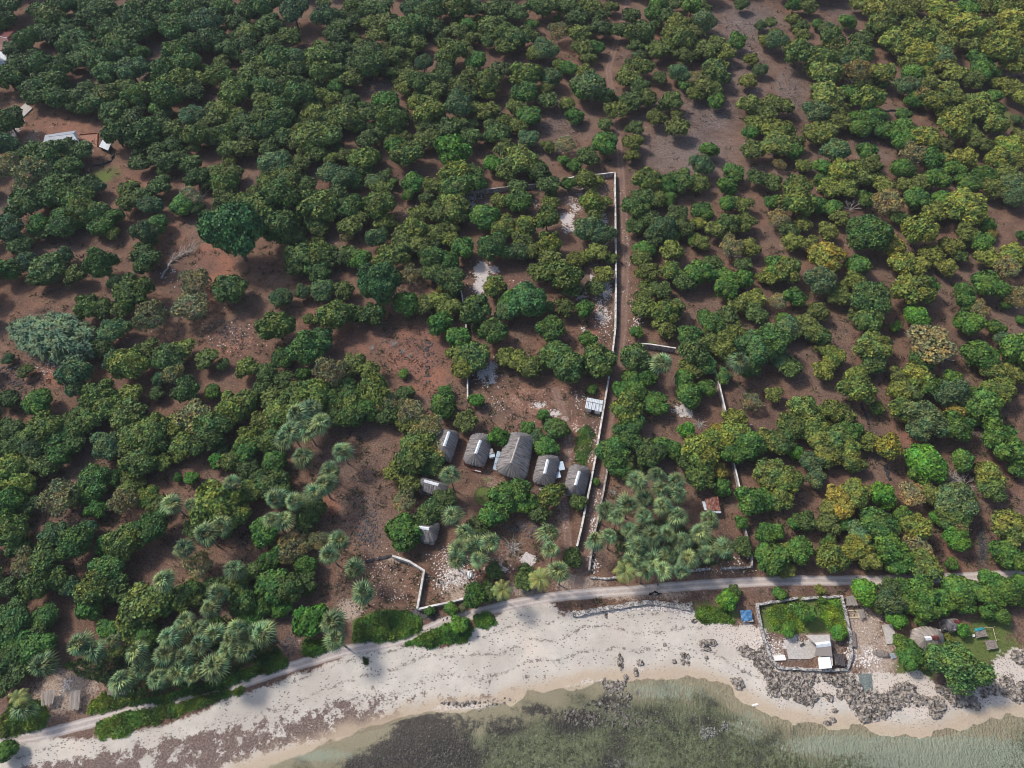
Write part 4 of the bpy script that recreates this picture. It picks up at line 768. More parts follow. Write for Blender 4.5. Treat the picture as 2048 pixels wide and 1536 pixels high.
patch('shrub_patch', [(706,1284),(710,1245),(760,1222),(800,1222),(842,1238),(846,1262),(800,1278),(750,1284),(720,1282)], 'broad dark green creeper mound between the road and the zigzag wall', (.09,.17,.042), 1.0, 2600)
patch('shrub_patch', [(810,1288),(845,1268),(900,1245),(935,1238),(945,1262),(930,1286),(890,1284),(860,1295),(835,1290)], 'green shrub strip on the upper beach below the road', (.09,.185,.042), 1.2, 1900)
patch('shrub_patch', [(950,1232),(965,1226),(985,1228),(992,1248),(975,1256),(952,1250)], 'small round creeper patch on the sand below the road bend', (.072,.15,.036), .7, 600)
patch('shrub_patch', [(190,1460),(196,1446),(235,1432),(285,1422),(340,1410),(400,1394),(470,1378),(488,1374),(480,1384),(420,1408),(350,1432),(290,1450),(230,1474),(205,1478)], 'long green hedge-like creeper strip between the track and the sand', (.13,.20,.05), .9, 3000)
patch('shrub_patch', [(176,1424),(184,1400),(230,1386),(262,1396),(250,1410),(210,1426)], 'yellowish green creeper patch left of the palm grove by the track', (.14,.20,.05), .8, 900)
patch('shrub_patch', [(258,1400),(330,1390),(420,1362),(500,1335),(560,1318),(575,1328),(520,1352),(430,1380),(330,1404),(265,1412)], 'dark creeper strip under the palms above the track', (.06,.125,.034), .8, 2000)
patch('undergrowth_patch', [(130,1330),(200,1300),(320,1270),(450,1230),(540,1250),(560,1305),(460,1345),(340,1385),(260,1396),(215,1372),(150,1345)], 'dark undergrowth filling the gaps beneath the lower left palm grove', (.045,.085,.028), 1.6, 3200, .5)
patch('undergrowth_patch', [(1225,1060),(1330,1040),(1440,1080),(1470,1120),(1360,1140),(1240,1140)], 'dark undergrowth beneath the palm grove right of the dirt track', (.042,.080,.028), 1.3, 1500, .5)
patch('shrub_patch', [(8,1475),(0,1440),(20,1410),(50,1396),(90,1408),(100,1430),(85,1456),(40,1468)], 'rounded bush heap around the low coconut palm at lower left', (.125,.185,.048), 1.6, 1900)
patch('shrub_patch', [(605,1310),(610,1280),(650,1285),(660,1300),(630,1315)], 'green bush beside the road under the leaning fan palms', (.060,.120,.028), 1.0, 700)
patch('shrub_patch', [(512,1340),(512,1305),(560,1300),(575,1320),(540,1342)], 'dark creeper beneath the lowest palms above the footpath', (.050,.10,.028), .8, 800)
patch('shrub_patch', [(1545,1205),(1600,1208),(1625,1225),(1600,1262),(1550,1258),(1535,1235)], 'tangled green and yellowish weeds in the left of the walled compound', (.16,.26,.05), .6, 1300)
patch('shrub_patch', [(1630,1200),(1680,1198),(1692,1232),(1694,1272),(1664,1266),(1640,1240)], 'bright yellow-green weeds in the right of the walled compound', (.18,.29,.05), .5, 1300)
patch('shrub_patch', [(1396,1240),(1392,1222),(1420,1212),(1450,1222),(1470,1246),(1440,1246)], 'low grass and creeper behind the sea wall end', (.09,.17,.04), .5, 1100)
patch('shrub_patch', [(1158,856),(1176,850),(1192,870),(1186,900),(1170,935),(1150,925),(1150,890)], 'scattered weeds in the rubble left of the long white wall', (.065,.125,.030), .6, 420, group=None)
patch('shrub_patch', [(727,1316),(735,1322),(737,1334),(728,1330)], 'tiny dark green plant alone on the open sand', (.04,.08,.03), .5, 90, .3, group=None)
print('palms', np_)
# ---------------------------------------------------------------- dry scrub and weeds on the bare ground
R = np.random.RandomState(15); n = 12000
px = R.uniform(0, 2048, n); py = R.uniform(0, 1, n)**.8*1230
pts = np.array([[*P(a, b).xy] for a, b in zip(px, py)]); wx_, wy_ = pts[:, 0], pts[:, 1]
dens = fbm(wx_*.06, wy_*.06, 31, 3)
ok = (seg_dist(wx_, wy_, ROADW, False) > 2.2) & (seg_dist(wx_, wy_, TRACKW, False) > 1.6) & (seg_dist(wx_, wy_, DRIVEW, False) > 1.6) & (sdf(wx_, wy_, BEACH) < -1) & (dens > .40)
ok &= ~((abs(px-1000) < 150) & (abs(py-950) < 80) & (R.rand(n) < .8))
wx_, wy_, px = wx_[ok], wy_[ok], px[ok]; n = len(wx_); k = 9
c = np.stack([wx_, wy_, height(wx_, wy_)], 1)[:, None, :]; sz = R.uniform(.4, 1.5, (n, 1, 1))
d = R.normal(size=(n, k, 3)); d[..., 2] = abs(d[..., 2])*.6+.1; d /= np.linalg.norm(d, axis=2)[..., None]
s = np.cross(d, R.normal(size=(n, k, 3))); s /= np.linalg.norm(s, axis=2)[..., None]
b = c+R.normal(size=(n, k, 3))*np.array([.35, .35, .02])*sz; V = np.stack([b, b+d*.5*sz+s*.10*sz, b+d*sz*.8, b+d*.5*sz-s*.10*sz], 2).reshape(-1, 3)
Q = np.arange(len(V)).reshape(-1, 4); base = np.where(R.rand(n)[:, None] < .45, np.array([[.055, .085, .028]]), np.where(R.rand(n)[:, None] < .5, np.array([[.15, .115, .085]]), np.array([[.05, .04, .038]])))
lc = np.concatenate([np.repeat(base, k, 0)*R.uniform(.7, 1.3, (n*k, 1)), np.ones((n*k, 1))], 1).astype(np.float32)
me = mesh_np('dry_scrub', V, Q, [M['woodleaf']]); at = me.attributes.new('tint', 'FLOAT', 'FACE'); at.data.foreach_set('value', R.rand(n*k).astype(np.float32)*.6)
at = me.color_attributes.new('leafcol', 'FLOAT_COLOR', 'CORNER'); at.data.foreach_set('color', np.repeat(lc, 4, axis=0).ravel())
tag(link('dry_scrub', me), 'low dry scrub and weeds scattered over the bare earth', 'scrub', kind='stuff')
# ---------------------------------------------------------------- thatched houses
def rounded(quad, rc, n=168):
    pts = []
    m = len(quad)
    for i in range(m):
        a, b, c = Vector(quad[i-1]), Vector(quad[i]), Vector(quad[(i+1) % m])
        ra = min(rc, (a-b).length*.48); rb = min(rc, (c-b).length*.48)
        p0 = b+(a-b).normalized()*ra; p2 = b+(c-b).normalized()*rb
        for k in range(13):
            t = k/12; pts.append(p0*(1-t)**2+b*2*t*(1-t)+p2*t*t)
    L = [0]
    for i in range(len(pts)): L.append(L[-1]+(pts[(i+1) % len(pts)]-pts[i]).length)
    out = []
    for k in range(n):
        d = L[-1]*k/n; i = max(j for j in range(len(pts)) if L[j] <= d); t = (d-L[i])/max(1e-6, L[i+1]-L[i])
        out.append(pts[i].lerp(pts[(i+1) % len(pts)], t))
    return out, L[-1]
def thatch_roof(parent, eave, ridge, ze, zr, rc, mat, seed=0, n=210, rows=12):
    R = random.Random(seed); E, per = rounded([(p.x, p.y) for p in eave], rc, n)
    a, b = Vector((ridge[0].x, ridge[0].y)), Vector((ridge[1].x, ridge[1].y)); ab = b-a
    V, UV = [], []; jit = [R.uniform(-1, 1) for _ in range(n)]; lo = parent.location
    for r in range(rows+1):
        s = r/rows
        for i, e in enumerate(E):
            t = max(0, min(1, (e-a).dot(ab)/ab.length_squared)); q = a.lerp(b, t); out = (e-q).normalized()
            p = q.lerp(e, s)+out*jit[i]*.10*s*s; hgt = zr+(ze-zr)*(s**1.12)+.12*math.sin(math.pi*s)+jit[i]*.035*min(1, 3*s)+R.uniform(-.02, .02)
            V.append((p.x-lo.x, p.y-lo.y, hgt-lo.z)); UV.append((per*i/n, s*(e-q).length))
    fs = [(r*n+i, (r+1)*n+i, (r+1)*n+(i+1) % n, r*n+(i+1) % n) for r in range(rows) for i in range(n)]
    k = rows*n; c = len(V)
    for i, e in enumerate(E):
        t = max(0, min(1, (e-a).dot(ab)/ab.length_squared)); q = a.lerp(b, t); p = e.lerp(q, .06)
        V.append((p.x-lo.x, p.y-lo.y, ze-.22-lo.z)); UV.append((per*i/n, (e-q).length+.2))
    fs += [(k+i, c+i, c+(i+1) % n, k+(i+1) % n) for i in range(n)]
    me = bpy.data.meshes.new('roof'); me.from_pydata(V, [], fs); me.materials.append(mat)
    uv = me.uv_layers.new(name='UVMap'); li = np.zeros(len(me.loops), np.int32); me.loops.foreach_get('vertex_index', li)
    U = np.array(UV)[li]; nf = len(fs)
    # close the seam
    U4 = U.reshape(nf, 4, 2); hi = U4[:, :, 0].max(1); w_ = (U4[:, :, 0] < per*.25) & (hi > per*.75)[:, None]; U4[:, :, 0][w_] += per
    uv.data.foreach_set('uv', U4.reshape(-1, 2).astype(np.float32).ravel()); me.shade_smooth()
    return link('roof', me, parent)
def cap(parent, a, b, w_, mat, zoff=.0, name='ridge_cap', n=8, sag=0):
    mb = MB(); d = (b-a).normalized(); s = Vector((-d.y, d.x, 0)).normalized(); V = []
    for i in range(n+1):
        p = a.lerp(b, i/n); wob = .03*math.sin(i*2.1)
        for off, dz in ((-w_, -w_*.55), (-w_*.5, -w_*.22), (0, .05), (w_*.5, -w_*.22), (w_, -w_*.55)):
            V.append(p+s*(off+wob)+Vector((0, 0, dz+zoff+.06)))
    mb.add(V, [(i*5+k, i*5+k+1, (i+1)*5+k+1, (i+1)*5+k) for i in range(n) for k in range(4)])
    return mb.build(name, mat, parent)
def hut(label, eave_px, ridge_px, ze=2.6, zr=5.4, rc=2.2, capw=.42, wall='plaster', cap_mat='ridge', south_open=False, shrink=.80, group='thatched houses in the walled yard', name='thatched_house', thatch='thatch'):
    cx = sum(p[0] for p in eave_px)/4; cy = sum(p[1] for p in eave_px)/4
    base = PG(cx, cy, ze); base.z = gz(base.x, base.y); z0 = base.z
    t = empty(name, base, label, 'house', group)
    ev = [P(a, b, z0+ze) for a, b in eave_px]; rd = [P(a, b, z0+zr) for a, b in ridge_px]
    thatch_roof(t, ev, rd, z0+ze, z0+zr, rc, M[thatch], int(cx))
    if capw: cap(t, rd[0], rd[1], capw, M[cap_mat])
    c = sum(ev, Vector())/4; iv = [c+(v-c)*shrink for v in ev]
    mb = MB(); mb.prism([(v.x, v.y) for v in iv], z0-.1, z0+ze+.25); mb.build('wall', M[wall], t)
    # door and windows: eave order is upper-left, upper-right, lower-right, lower-left
    def panel(i, j, u0, u1, za, zb, nm, mat, par):
        a, b = iv[i], iv[j]; d = (b-a); nrm = Vector((d.y, -d.x, 0)).normalized()
        if nrm.dot((a+b)/2-c) < 0: nrm = -nrm
        p, q = a+d*u0, a+d*u1; m = MB(); m.prism([(p.x+nrm.x*.002, p.y+nrm.y*.002), (q.x+nrm.x*.002, q.y+nrm.y*.002), (q.x+nrm.x*.07, q.y+nrm.y*.07), (p.x+nrm.x*.07, p.y+nrm.y*.07)], z0+za, z0+zb)
        return m.build(nm, M[mat], par)
    panel(3, 2, .42, .60, .02, 2.0, 'door', 'darkwood', t)
    panel(3, 2, .12, .30, .9, 1.9, 'window', 'glass', t); panel(3, 2, .72, .88, .9, 1.9, 'window', 'glass', t)
    panel(0, 3, .3, .5, .9, 1.9, 'window', 'glass', t); panel(1, 2, .3, .5, .9, 1.9, 'window', 'glass', t)
    return t, iv, c, z0
def lump(parent, px, py, size, dz, rz, mat, name, dz0=0):
    p = P(px, py, dz); mb = MB(); mb.box((p.x, p.y, dz), size, rz); return mb.build(name, M[mat], parent)
tA, *_ = hut('small thatched house half hidden under trees, leftmost of the row with white ridge', [(876,855),(922,863),(903,924),(860,914)], [(898,863),(888,892)])
tB, ivB, cB, zB = hut('thatched house with white ridge cap and an orange brick porch on its lower side', [(943,863),(988,870),(970,937),(923,926)], [(961,880),(951,907)], wall='brick', shrink=.86)
lump(tB, 984, 912, (1.6, 1.2, .9), 1.9, .25, 'zincblue', 'lean_to'); lump(tB, 981, 904, (1.5, 1.6, .9), 2.1, .25, 'dirty_wall', 'water_box')
p = P(954, 939, .8); mb = MB(); mb.box((p.x, p.y, .35), (3.0, 1.1, .7), -.25); mb.build('porch', M['brick'], tB)
mb = MB(); mb.box((p.x+.25, p.y-.45, .80), (1.7, .35, .14), -.25); mb.build('porch_sill', M['tank'], tB)
tC, *_ = hut('widest thatched house, in the middle of the row, with a pale plain ridge', [(1018,861),(1071,869),(1052,967),(987,944)], [(1039,874),(1022,926)], ze=2.9, zr=6.6, rc=3.0, capw=.22, cap_mat='ridge_dull')
mb = MB(); a, b = P(998, 902, 2.3), P(989, 940, 2.3); d = (b-a).normalized(); s = Vector((-d.y, d.x, 0))
for k in range(3):
    p0 = a.lerp(b, k/3+.01); p1 = a.lerp(b, (k+1)/3-.01); mb.add([p0-s*.5+Vector((0,0,.1*k)), p1-s*.5+Vector((0,0,.1*k)), p1+s*.5+Vector((0,0,-.2)), p0+s*.5+Vector((0,0,-.2))], [(0,1,2,3)])
mb.build('side_awning', M['zincblue'], tC)
tD, *_ = hut('thatched house with white ridge cap and two grey side boxes, second from the right', [(1079,904),(1122,912),(1107,976),(1062,966)], [(1096,919),(1089,947)])
lump(tD, 1122, 932, (1.7, 2.6, .3), 2.2, .2, 'zincblue', 'side_roof'); lump(tD, 1115, 950, (1.6, 1.8, .3), 1.9, .2, 'zincblue', 'side_roof')
lump(tD, 1085, 978, (1.7, .9, .5), .35, -.25, 'tank', 'steps')
tE, *_ = hut('thatched house with white ridge cap squeezed against the long white wall, rightmost', [(1140,926),(1183,934),(1169,994),(1124,989)], [(1159,942),(1151,970)])
tF, *_ = hut('dark thatched house with crosswise white ridge, mostly under tree crowns', [(838,950),(901,971),(894,999),(830,978)], [(848,961),(877,969)], zr=4.6)
tG, *_ = hut('thatched house with crooked white ridge above the stone-littered corner', [(812,1034),(883,1043),(872,1089),(808,1078)], [(824,1052),(858,1057)], zr=4.8)
tR, *_ = hut('round thatched house with a red and white ridge by the sea', [(1822,1251),(1887,1254),(1891,1309),(1822,1304)], [(1850,1277),(1873,1275)], ze=2.4, zr=5.2, rc=9, capw=0, group=None, thatch='thatch_old')
z0 = tR.location.z
cap(tR, P(1850,1277,z0+5.2), P(1863,1276,z0+5.2), .48, M['ridge'], .1); cap(tR, P(1864,1276,z0+5.2), P(1877,1274.5,z0+5.2), .5, M['red'], .12)
tS, *_ = hut('small grey thatched hut with a red ridge end under the bright trees', [(1880,1238),(1919,1236),(1914,1264),(1886,1261)], [(1893,1247),(1916,1244)], ze=1.9, zr=3.0, rc=1.5, capw=0, group=None, name='thatched_hut')
z0 = tS.location.z; cap(tS, P(1907,1243.5,z0+3.0), P(1920,1243.5,z0+3.0), .45, M['red'], .05)
# ---------------------------------------------------------------- sheet roofs and sheds
def sheet(parent, quad, zs, mat, name='roof', n=26, amp=.035, th=.03, along=0):
    """corrugated sheet over four points (upper-left, upper-right, lower-right, lower-left)"""
    q = [Vector((p.x, p.y, z)) for p, z in zip(quad, zs)]; V = []
    if along: q = [q[1], q[2], q[3], q[0]]
    for i in range(n*2+1):
        u = i/(n*2); a = q[0].lerp(q[1], u); b = q[3].lerp(q[2], u); dz = amp*(1 if i % 2 else -1)
        for v in (0, .33, .66, 1.0):
            V.append(a.lerp(b, v)+Vector((0, 0, dz)))
    fs = [(i*4+k, i*4+k+1, (i+1)*4+k+1, (i+1)*4+k) for i in range(n*2) for k in range(3)]
    mb = MB(); mb.add(V, fs); return mb.build(name, M[mat], parent)
def shed(name, label, cat, quad_px, zr, zl, mat, wall='wood', posts=True, inset=.86, group=None, n=20, amp=.03, walls=True, along=0, flat_thatch=False):
    """quad: upper-left, upper-right, lower-right, lower-left; zr roof height of the upper edge, zl of the lower edge"""
    cx = sum(p[0] for p in quad_px)/4; cy = sum(p[1] for p in quad_px)/4; b = PG(cx, cy, (zr+zl)/2); b.z = gz(b.x, b.y); z0 = b.z
    t = empty(name, b, label, cat, group)
    zs = [z0+zr, z0+zr, z0+zl, z0+zl]; q = [P(a, c, z) for (a, c), z in zip(quad_px, zs)]
    sheet(t, q, zs, mat, 'roof', n, amp, along=along)
    c = sum(q, Vector())/4; iv = [c+(v-c)*inset for v in q]
    if walls:
        mb = MB(); mb.prism([(v.x, v.y) for v in iv], z0-.1, [z-.12 for z in zs]); mb.build('wall', M[wall], t)
        a, d = iv[3], iv[2]-iv[3]; nr = Vector((d.y, -d.x, 0)).normalized()
        if nr.y > 0: nr = -nr
        p, s = a+d*.38, a+d*.62; mb = MB(); mb.prism([(p.x+nr.x*.003, p.y+nr.y*.003), (s.x+nr.x*.003, s.y+nr.y*.003), (s.x+nr.x*.06, s.y+nr.y*.06), (p.x+nr.x*.06, p.y+nr.y*.06)], z0, z0+min(1.9, zl*.8)); mb.build('door', M['darkwood'], t)
    if posts:
        for v, z in zip([c+(v-c)*.96 for v in q], zs):
            mb = MB(); mb.tube([(v.x, v.y, z0-.1), (v.x, v.y, z-.08)], .07, 6); mb.build('post', M['wood'], t)
    return t, q, z0
tM, qM, z0 = shed('metal_shed', 'pale metal-sheet shed leaning against the long white wall', 'shed', [(1174,795),(1207,801),(1203,824),(1170,816)], 2.6, 2.2, 'zinc', 'tank', n=10, amp=.03)
for k in range(4):
    u = (k+.7)/4.6; a = qM[0].lerp(qM[1], u); b = qM[3].lerp(qM[2], u); mb = MB(); mb.tube([a.lerp(b, .38)+Vector((0,0,.1)), b+Vector((0,0,.1))], .05, 4); mb.build('batten', M['dirty_wall'], tM)
a, b = qM[0].lerp(qM[3], .36), qM[1].lerp(qM[2], .36); mb = MB(); mb.tube([a+Vector((0,0,.12)), b+Vector((0,0,.12))], .06, 4); mb.build('batten', M['dirty_wall'], tM)
tRu, qR, z0 = shed('rusty_shed', 'open shed with a rusty red sheet roof beside the palm grove', 'shed', [(1411,997),(1436,992),(1442,1021),(1413,1022)], 2.7, 2.3, 'rust', 'darkwood', n=9, amp=.05, inset=.7)
mb = MB(); a, b = P(1409, 1003, z0+2.35), P(1413, 1020, z0+2.35); s = Vector((.55, 0, 0)); mb.add([a-s*1.2, a+s*.3, b+s*.3, b-s], [(0,1,2,3)]); mb.build('side_sheet', M['zinc'], tRu)
mb = MB(); a, b = P(1414, 1022.5, z0+2.1), P(1442, 1022, z0+2.1); mb.add([a, b, b+Vector((0,-.55,-.1)), a+Vector((0,-.55,-.1))], [(0,3,2,1)]); mb.build('lower_sheet', M['zinc'], tRu)
# pale hip-roofed house, upper left
def hipmetal(name, label, eave_px, ridge_px, ze, zr, mat, group=None, wall='plaster'):
    cx = sum(p[0] for p in eave_px)/4; cy = sum(p[1] for p in eave_px)/4; b = P(cx, cy, ze); b.z = 0
    t = empty(name, b, label, 'house', group); e = [P(a, c, ze) for a, c in eave_px]; r = [P(a, c, zr) for a, c in ridge_px]
    mb = MB(); mb.add(e+r, [(0, 4, 5, 1), (1, 5, 2), (2, 5, 4, 3), (3, 4, 0)]); mb.build('roof', M[mat], t)
    c = sum(e, Vector())/4; iv = [c+(v-c)*.86 for v in e]; mb = MB(); mb.prism([(v.x, v.y) for v in iv], -.1, ze+.1); mb.build('wall', M[wall], t)
    for u in (.25, .7):
        a, d = iv[3], iv[2]-iv[3]; nr = Vector((d.y, -d.x, 0)).normalized(); nr = nr if nr.y < 0 else -nr; p, s = a+d*(u-.06), a+d*(u+.06)
        mb = MB(); mb.prism([(p.x+nr.x*.003, p.y+nr.y*.003), (s.x+nr.x*.003, s.y+nr.y*.003), (s.x+nr.x*.06, s.y+nr.y*.06), (p.x+nr.x*.06, p.y+nr.y*.06)], .8, 2.0); mb.build('window', M['glass'], t)
    for i, j in ((4,5),):
        mb = MB(); q = e+r; mb.tube([q[i]+Vector((0,0,.03)), q[j]+Vector((0,0,.03))], .12, 6); mb.build('ridge_cap', M['ridge'], t)
    return t
hipmetal('metal_roofed_house', 'house with a pale hipped metal roof in the red clearing at upper left', [(90,270),(152,261),(160,288),(84,293)], [(97,273),(146,267)], 2.8, 4.2, 'greyroof')
hipmetal('red_roofed_house', 'large house with a red roof cut by the left edge', [(-50,44),(33,56),(28,103),(-60,96)], [(-45,66),(14,76)], 3.2, 5.6, 'red')
shed('lean_to_shed', 'pale blue-grey flat sheet roof just below the red roof', 'shed', [(-30,100),(16,104),(8,138),(-36,134)], 2.8, 2.4, 'zinc', 'darkwood', n=12)
shed('small_metal_shed', 'tiny tilted metal-roofed shed at the end of the brick-fenced yard', 'shed', [(205,279),(222,287),(216,301),(198,293)], 2.2, 1.9, 'zinc', 'darkwood', n=8)
mb = MB(); q = [P(33,225), P(52,208), P(66,218), P(47,236)]; mb.prism([(v.x, v.y) for v in q], -.1, .45); tag(mb.build('concrete_slab', M['concrete']), 'bare grey concrete slab lying at an angle on red earth', 'slab')
mb = MB(); q = [P(159,270), P(196,267), P(196,294), P(172,292)]; mb.prism([(v.x, v.y) for v in q], -.05, .03); tag(mb.build('earth_yard', M['soilred']), kind='structure')
def wallrun(name, label, pts_px, h, th, mat, cap_mat=None, parts=True, jitter=0, cat='wall', group=None, step=1.6, pill=0, ztop=True):
    """a wall along pixels of its foot (ztop False) or its top edge"""
    P3 = []
    for a, b in pts_px:
        q = PG(a, b, h if ztop else 0); P3.append(Vector((q.x, q.y)))
    path = [P3[0]]
    for a, b in zip(P3, P3[1:]):
        k = max(1, int((b-a).length/step))
        path += [a.lerp(b, (i+1)/k) for i in range(k)]
    R = random.Random(len(path)*7+int(pts_px[0][0])); n = len(path)
    if jitter:
        path = [p+Vector((R.uniform(-1, 1), R.uniform(-1, 1)))*jitter*.5 for p in path]
    c3 = Vector((sum(p.x for p in path)/n, sum(p.y for p in path)/n, 0)); c3.z = gz(c3.x, c3.y)
    t = tag(empty(name, c3, label, cat, group), kind='thing')
    def strip(w_, z0, z1, nm, m, jit=0):
        mb = MB(); V = []
        for i, p in enumerate(path):
            d = (path[min(i+1, n-1)]-path[max(i-1, 0)]).normalized(); s = Vector((-d.y, d.x))
            if 0 < i < n-1:
                d1 = (path[i]-path[i-1]).normalized(); s1 = Vector((-d1.y, d1.x)); s = s/max(.5, s.dot(s1))
            g_ = gz(p.x, p.y); j = R.uniform(-jit, jit)
            for sg, zz in ((-1, z0), (1, z0), (1, z1), (-1, z1)):
                ww = w_*(1+R.uniform(-jit, jit)*.8); V.append((p.x+s.x*sg*ww/2, p.y+s.y*sg*ww/2, g_+zz+(j if zz == z1 else 0)))
        fs = [(i*4+k, i*4+(k+1) % 4, (i+1)*4+(k+1) % 4, (i+1)*4+k) for i in range(n-1) for k in range(4)]+[(0,3,2,1), ((n-1)*4,(n-1)*4+1,(n-1)*4+2,(n-1)*4+3)]
        mb.add(V, fs); return mb.build(nm, m, t)
    if cap_mat:
        strip(th, -.3, h-.12, 'wall_body', M[mat], jitter); strip(th+.10, h-.115, h, 'coping', M[cap_mat], jitter)
    else: strip(th, -.3, h, 'wall_body', M[mat], jitter)
    if pill:
        k = max(1, int(pill/step))
        for i in range(0, n, k):
            p = path[i]; d = (path[min(i+1, n-1)]-path[max(i-1, 0)]); g_ = gz(p.x, p.y); mb = MB(); mb.box((p.x, p.y, g_+h/2-.03), (th+.16, .32, h+.14), math.atan2(d.y, d.x)-math.pi/2); mb.build('pillar', M['dirty_wall'], t)
    return t
wallrun('white_wall', 'long whitewashed wall running down the left side of the dirt track', [(1230,344),(1231,420),(1232,500),(1232,580),(1231,655),(1224,715),(1217,760),(1210,800),(1200,860),(1190,920),(1180,972),(1173,1005),(1163,1055),(1154,1092)], 2.1, .42, 'white_wall', 'white_wall', pill=4.8)
wallrun('white_wall', 'white wall across the upper end of the yard, meeting the track corner', [(1126,358),(1145,354),(1180,350),(1228,344.5)], 2.1, .34, 'dirty_wall', 'white_wall')
wallrun('grey_wall', 'grey wall half under trees along the upper left of the yard', [(932,383),(960,380),(1000,375),(1060,369),(1078,367)], 2.0, .34, 'dirty_wall', 'dirty_wall')
wallrun('grey_wall', 'thin pale wall down the left side of the yard under the trees', [(921,575),(925,595),(930,625),(932,650),(934,700),(935,740),(935,770),(935,798)], 1.9, .32, 'dirty_wall', 'white_wall')
wallrun('white_wall', 'zigzag whitewashed wall bending at the stone-littered corner', [(784,1111),(818,1122),(848,1141),(841,1180),(834,1217)], 1.8, .42, 'white_wall', 'white_wall')
wallrun('white_wall', 'low white wall along the sandy road, rising to the right', [(836,1218),(870,1210),(900,1204),(930,1196)], 1.5, .36, 'white_wall', 'white_wall')
wallrun('stone_wall', 'thin pale wall on the right side of the dirt track', [(1216,932),(1206,988),(1195,1040),(1184,1095),(1178,1140)], 1.2, .38, 'stone_wall', 'dirty_wall', jitter=.12)
wallrun('grey_wall', 'short weathered wall stub hidden beside the track trees', [(1230,868),(1227,886)], 1.6, .34, 'dirty_wall', 'dirty_wall')
wallrun('grey_wall', 'grey angled wall with white top right of the dirt track', [(1265,702),(1268,687),(1285,687),(1300,688),(1352,696)], 2.4, .30, 'dirty_wall', 'white_wall')
wallrun('grey_wall', 'upper slanting grey wall between the round-crowned trees, right of the white patch', [(1428,730),(1439,768),(1450,815),(1457,850)], 2.2, .30, 'dirty_wall', 'white_wall')
wallrun('grey_wall', 'middle slanting grey wall to the right of the rusty shed', [(1466,918),(1474,950),(1483,990)], 2.0, .30, 'dirty_wall', 'white_wall')
wallrun('grey_wall', 'lower slanting grey wall ending near the coast road', [(1489,1050),(1497,1082),(1505,1115),(1504,1132)], 1.6, .30, 'dirty_wall', 'dirty_wall')
for a, lab in (([(1372,1143),(1395,1141),(1421,1140)], 'low dark stone wall under the palms above the road'), ([(1441,1138),(1470,1137),(1503,1134)], 'low stone wall joining the lower grey wall at its foot'), ([(1181,1157),(1210,1158),(1250,1156)], 'low stone wall at the foot of the track beside the road')):
    wallrun('stone_wall', lab, a, .7, .5, 'stone_wall', jitter=.25, ztop=False, step=.8)
wallrun('sea_wall', 'curved dry-stone sea wall along the top of the beach', [(1146,1231),(1170,1226),(1199,1221),(1249,1212),(1289,1207),(1324,1208),(1350,1213),(1384,1220)], .75, 1.1, 'stone_wall', jitter=.28, step=.7, ztop=False)
wallrun('compound_wall', 'rough stacked stone wall ringing the seaside compound', [(1594,1197),(1560,1203),(1513,1211),(1517,1240),(1525,1275),(1534,1300),(1541,1322),(1556,1337),(1590,1339),(1650,1342),(1692,1341),(1700,1315),(1699,1275),(1693,1247),(1688,1222),(1680,1194),(1640,1197),(1602,1199)], .95, .62, 'stone_wall', jitter=.2, step=.9, ztop=False)
# dry-stone rows in the orchard
for pts, lab in (([(1768,222),(1790,222),(1812,220)], 'short dark stone row in the clearing at upper right'), ([(1721,808),(1728,822),(1733,836),(1737,850)], 'dark stone row on red earth at middle right'), ([(1768,930),(1774,945),(1779,962)], 'dark stone row above the bright round tree at right'), ([(1956,1060),(1961,1085),(1964,1118)], 'dark stone row near the road at far right'), ([(731,1124),(750,1119),(772,1114),(784,1112)], 'thin dark stone row leading to the zigzag wall')):
    wallrun('stone_row', lab, pts, .35, .6, 'darkstones', jitter=.35, step=.6, ztop=False)
# brick yard fence upper left
wallrun('brick_fence', 'thin red brick fence round the small square yard at upper left', [(160,270),(196,267),(195,294)], .5, .18, 'brick', step=2, ztop=False)
wallrun('rubble_ring', 'dark rubble ring below the tiny metal shed', [(186,332),(205,330),(222,322),(228,308)], .5, .5, 'darkstones', jitter=.3, step=.7, ztop=False)
# ---------------------------------------------------------------- compound house
t = empty('seaside_house', PG(1640, 1295), 'patched seaside house with grey thatch, white ridge and a white sheet roof', 'house')
z0 = t.location.z
def slab(quad, zs, mat, name, th=.18):
    q = [P(a, b, z0+z) for (a, b), z in zip(quad, zs)]; mb = MB()
    mb.add(q+[v-Vector((0, 0, th)) for v in q], [(0,3,2,1),(4,5,6,7),(0,1,5,4),(1,2,6,5),(2,3,7,6),(3,0,4,7)]); return mb.build(name, M[mat], t)
slab([(1634,1290),(1661,1288),(1665,1313),(1629,1311)], [3.6,3.6,2.3,2.3], 'thatch_old', 'grey_thatch_slope')
slab([(1611,1270),(1659,1269),(1661,1286),(1632,1289)], [2.4,2.4,3.55,3.55], 'concrete', 'upper_slope')
slab([(1636,1315),(1660,1314),(1664,1336),(1638,1338)], [2.2,2.2,1.9,1.9], 'white', 'white_sheet_roof', .05)
cap(t, P(1632,1290,z0+3.6), P(1661,1286.5,z0+3.6), .6, M['ridge'], .05)
q = [P(1636,1276,z0+.2), P(1657,1276,z0+.2), P(1661,1334,z0+.2), P(1640,1334,z0+.2)]; mb = MB(); mb.prism([(v.x, v.y) for v in q], z0-.2, z0+1.8); mb.build('wall', M['plaster'], t)
q = [P(1612,1268), P(1632,1268), P(1633,1312), P(1620,1318), P(1578,1318), P(1572,1290), P(1590,1278)]; mb = MB(); mb.prism([(v.x, v.y) for v in q], z0-.15, z0+.10); tag(mb.build('cement_yard', M['concrete']), 'uneven pale cement floor left of the patched seaside house', 'floor')
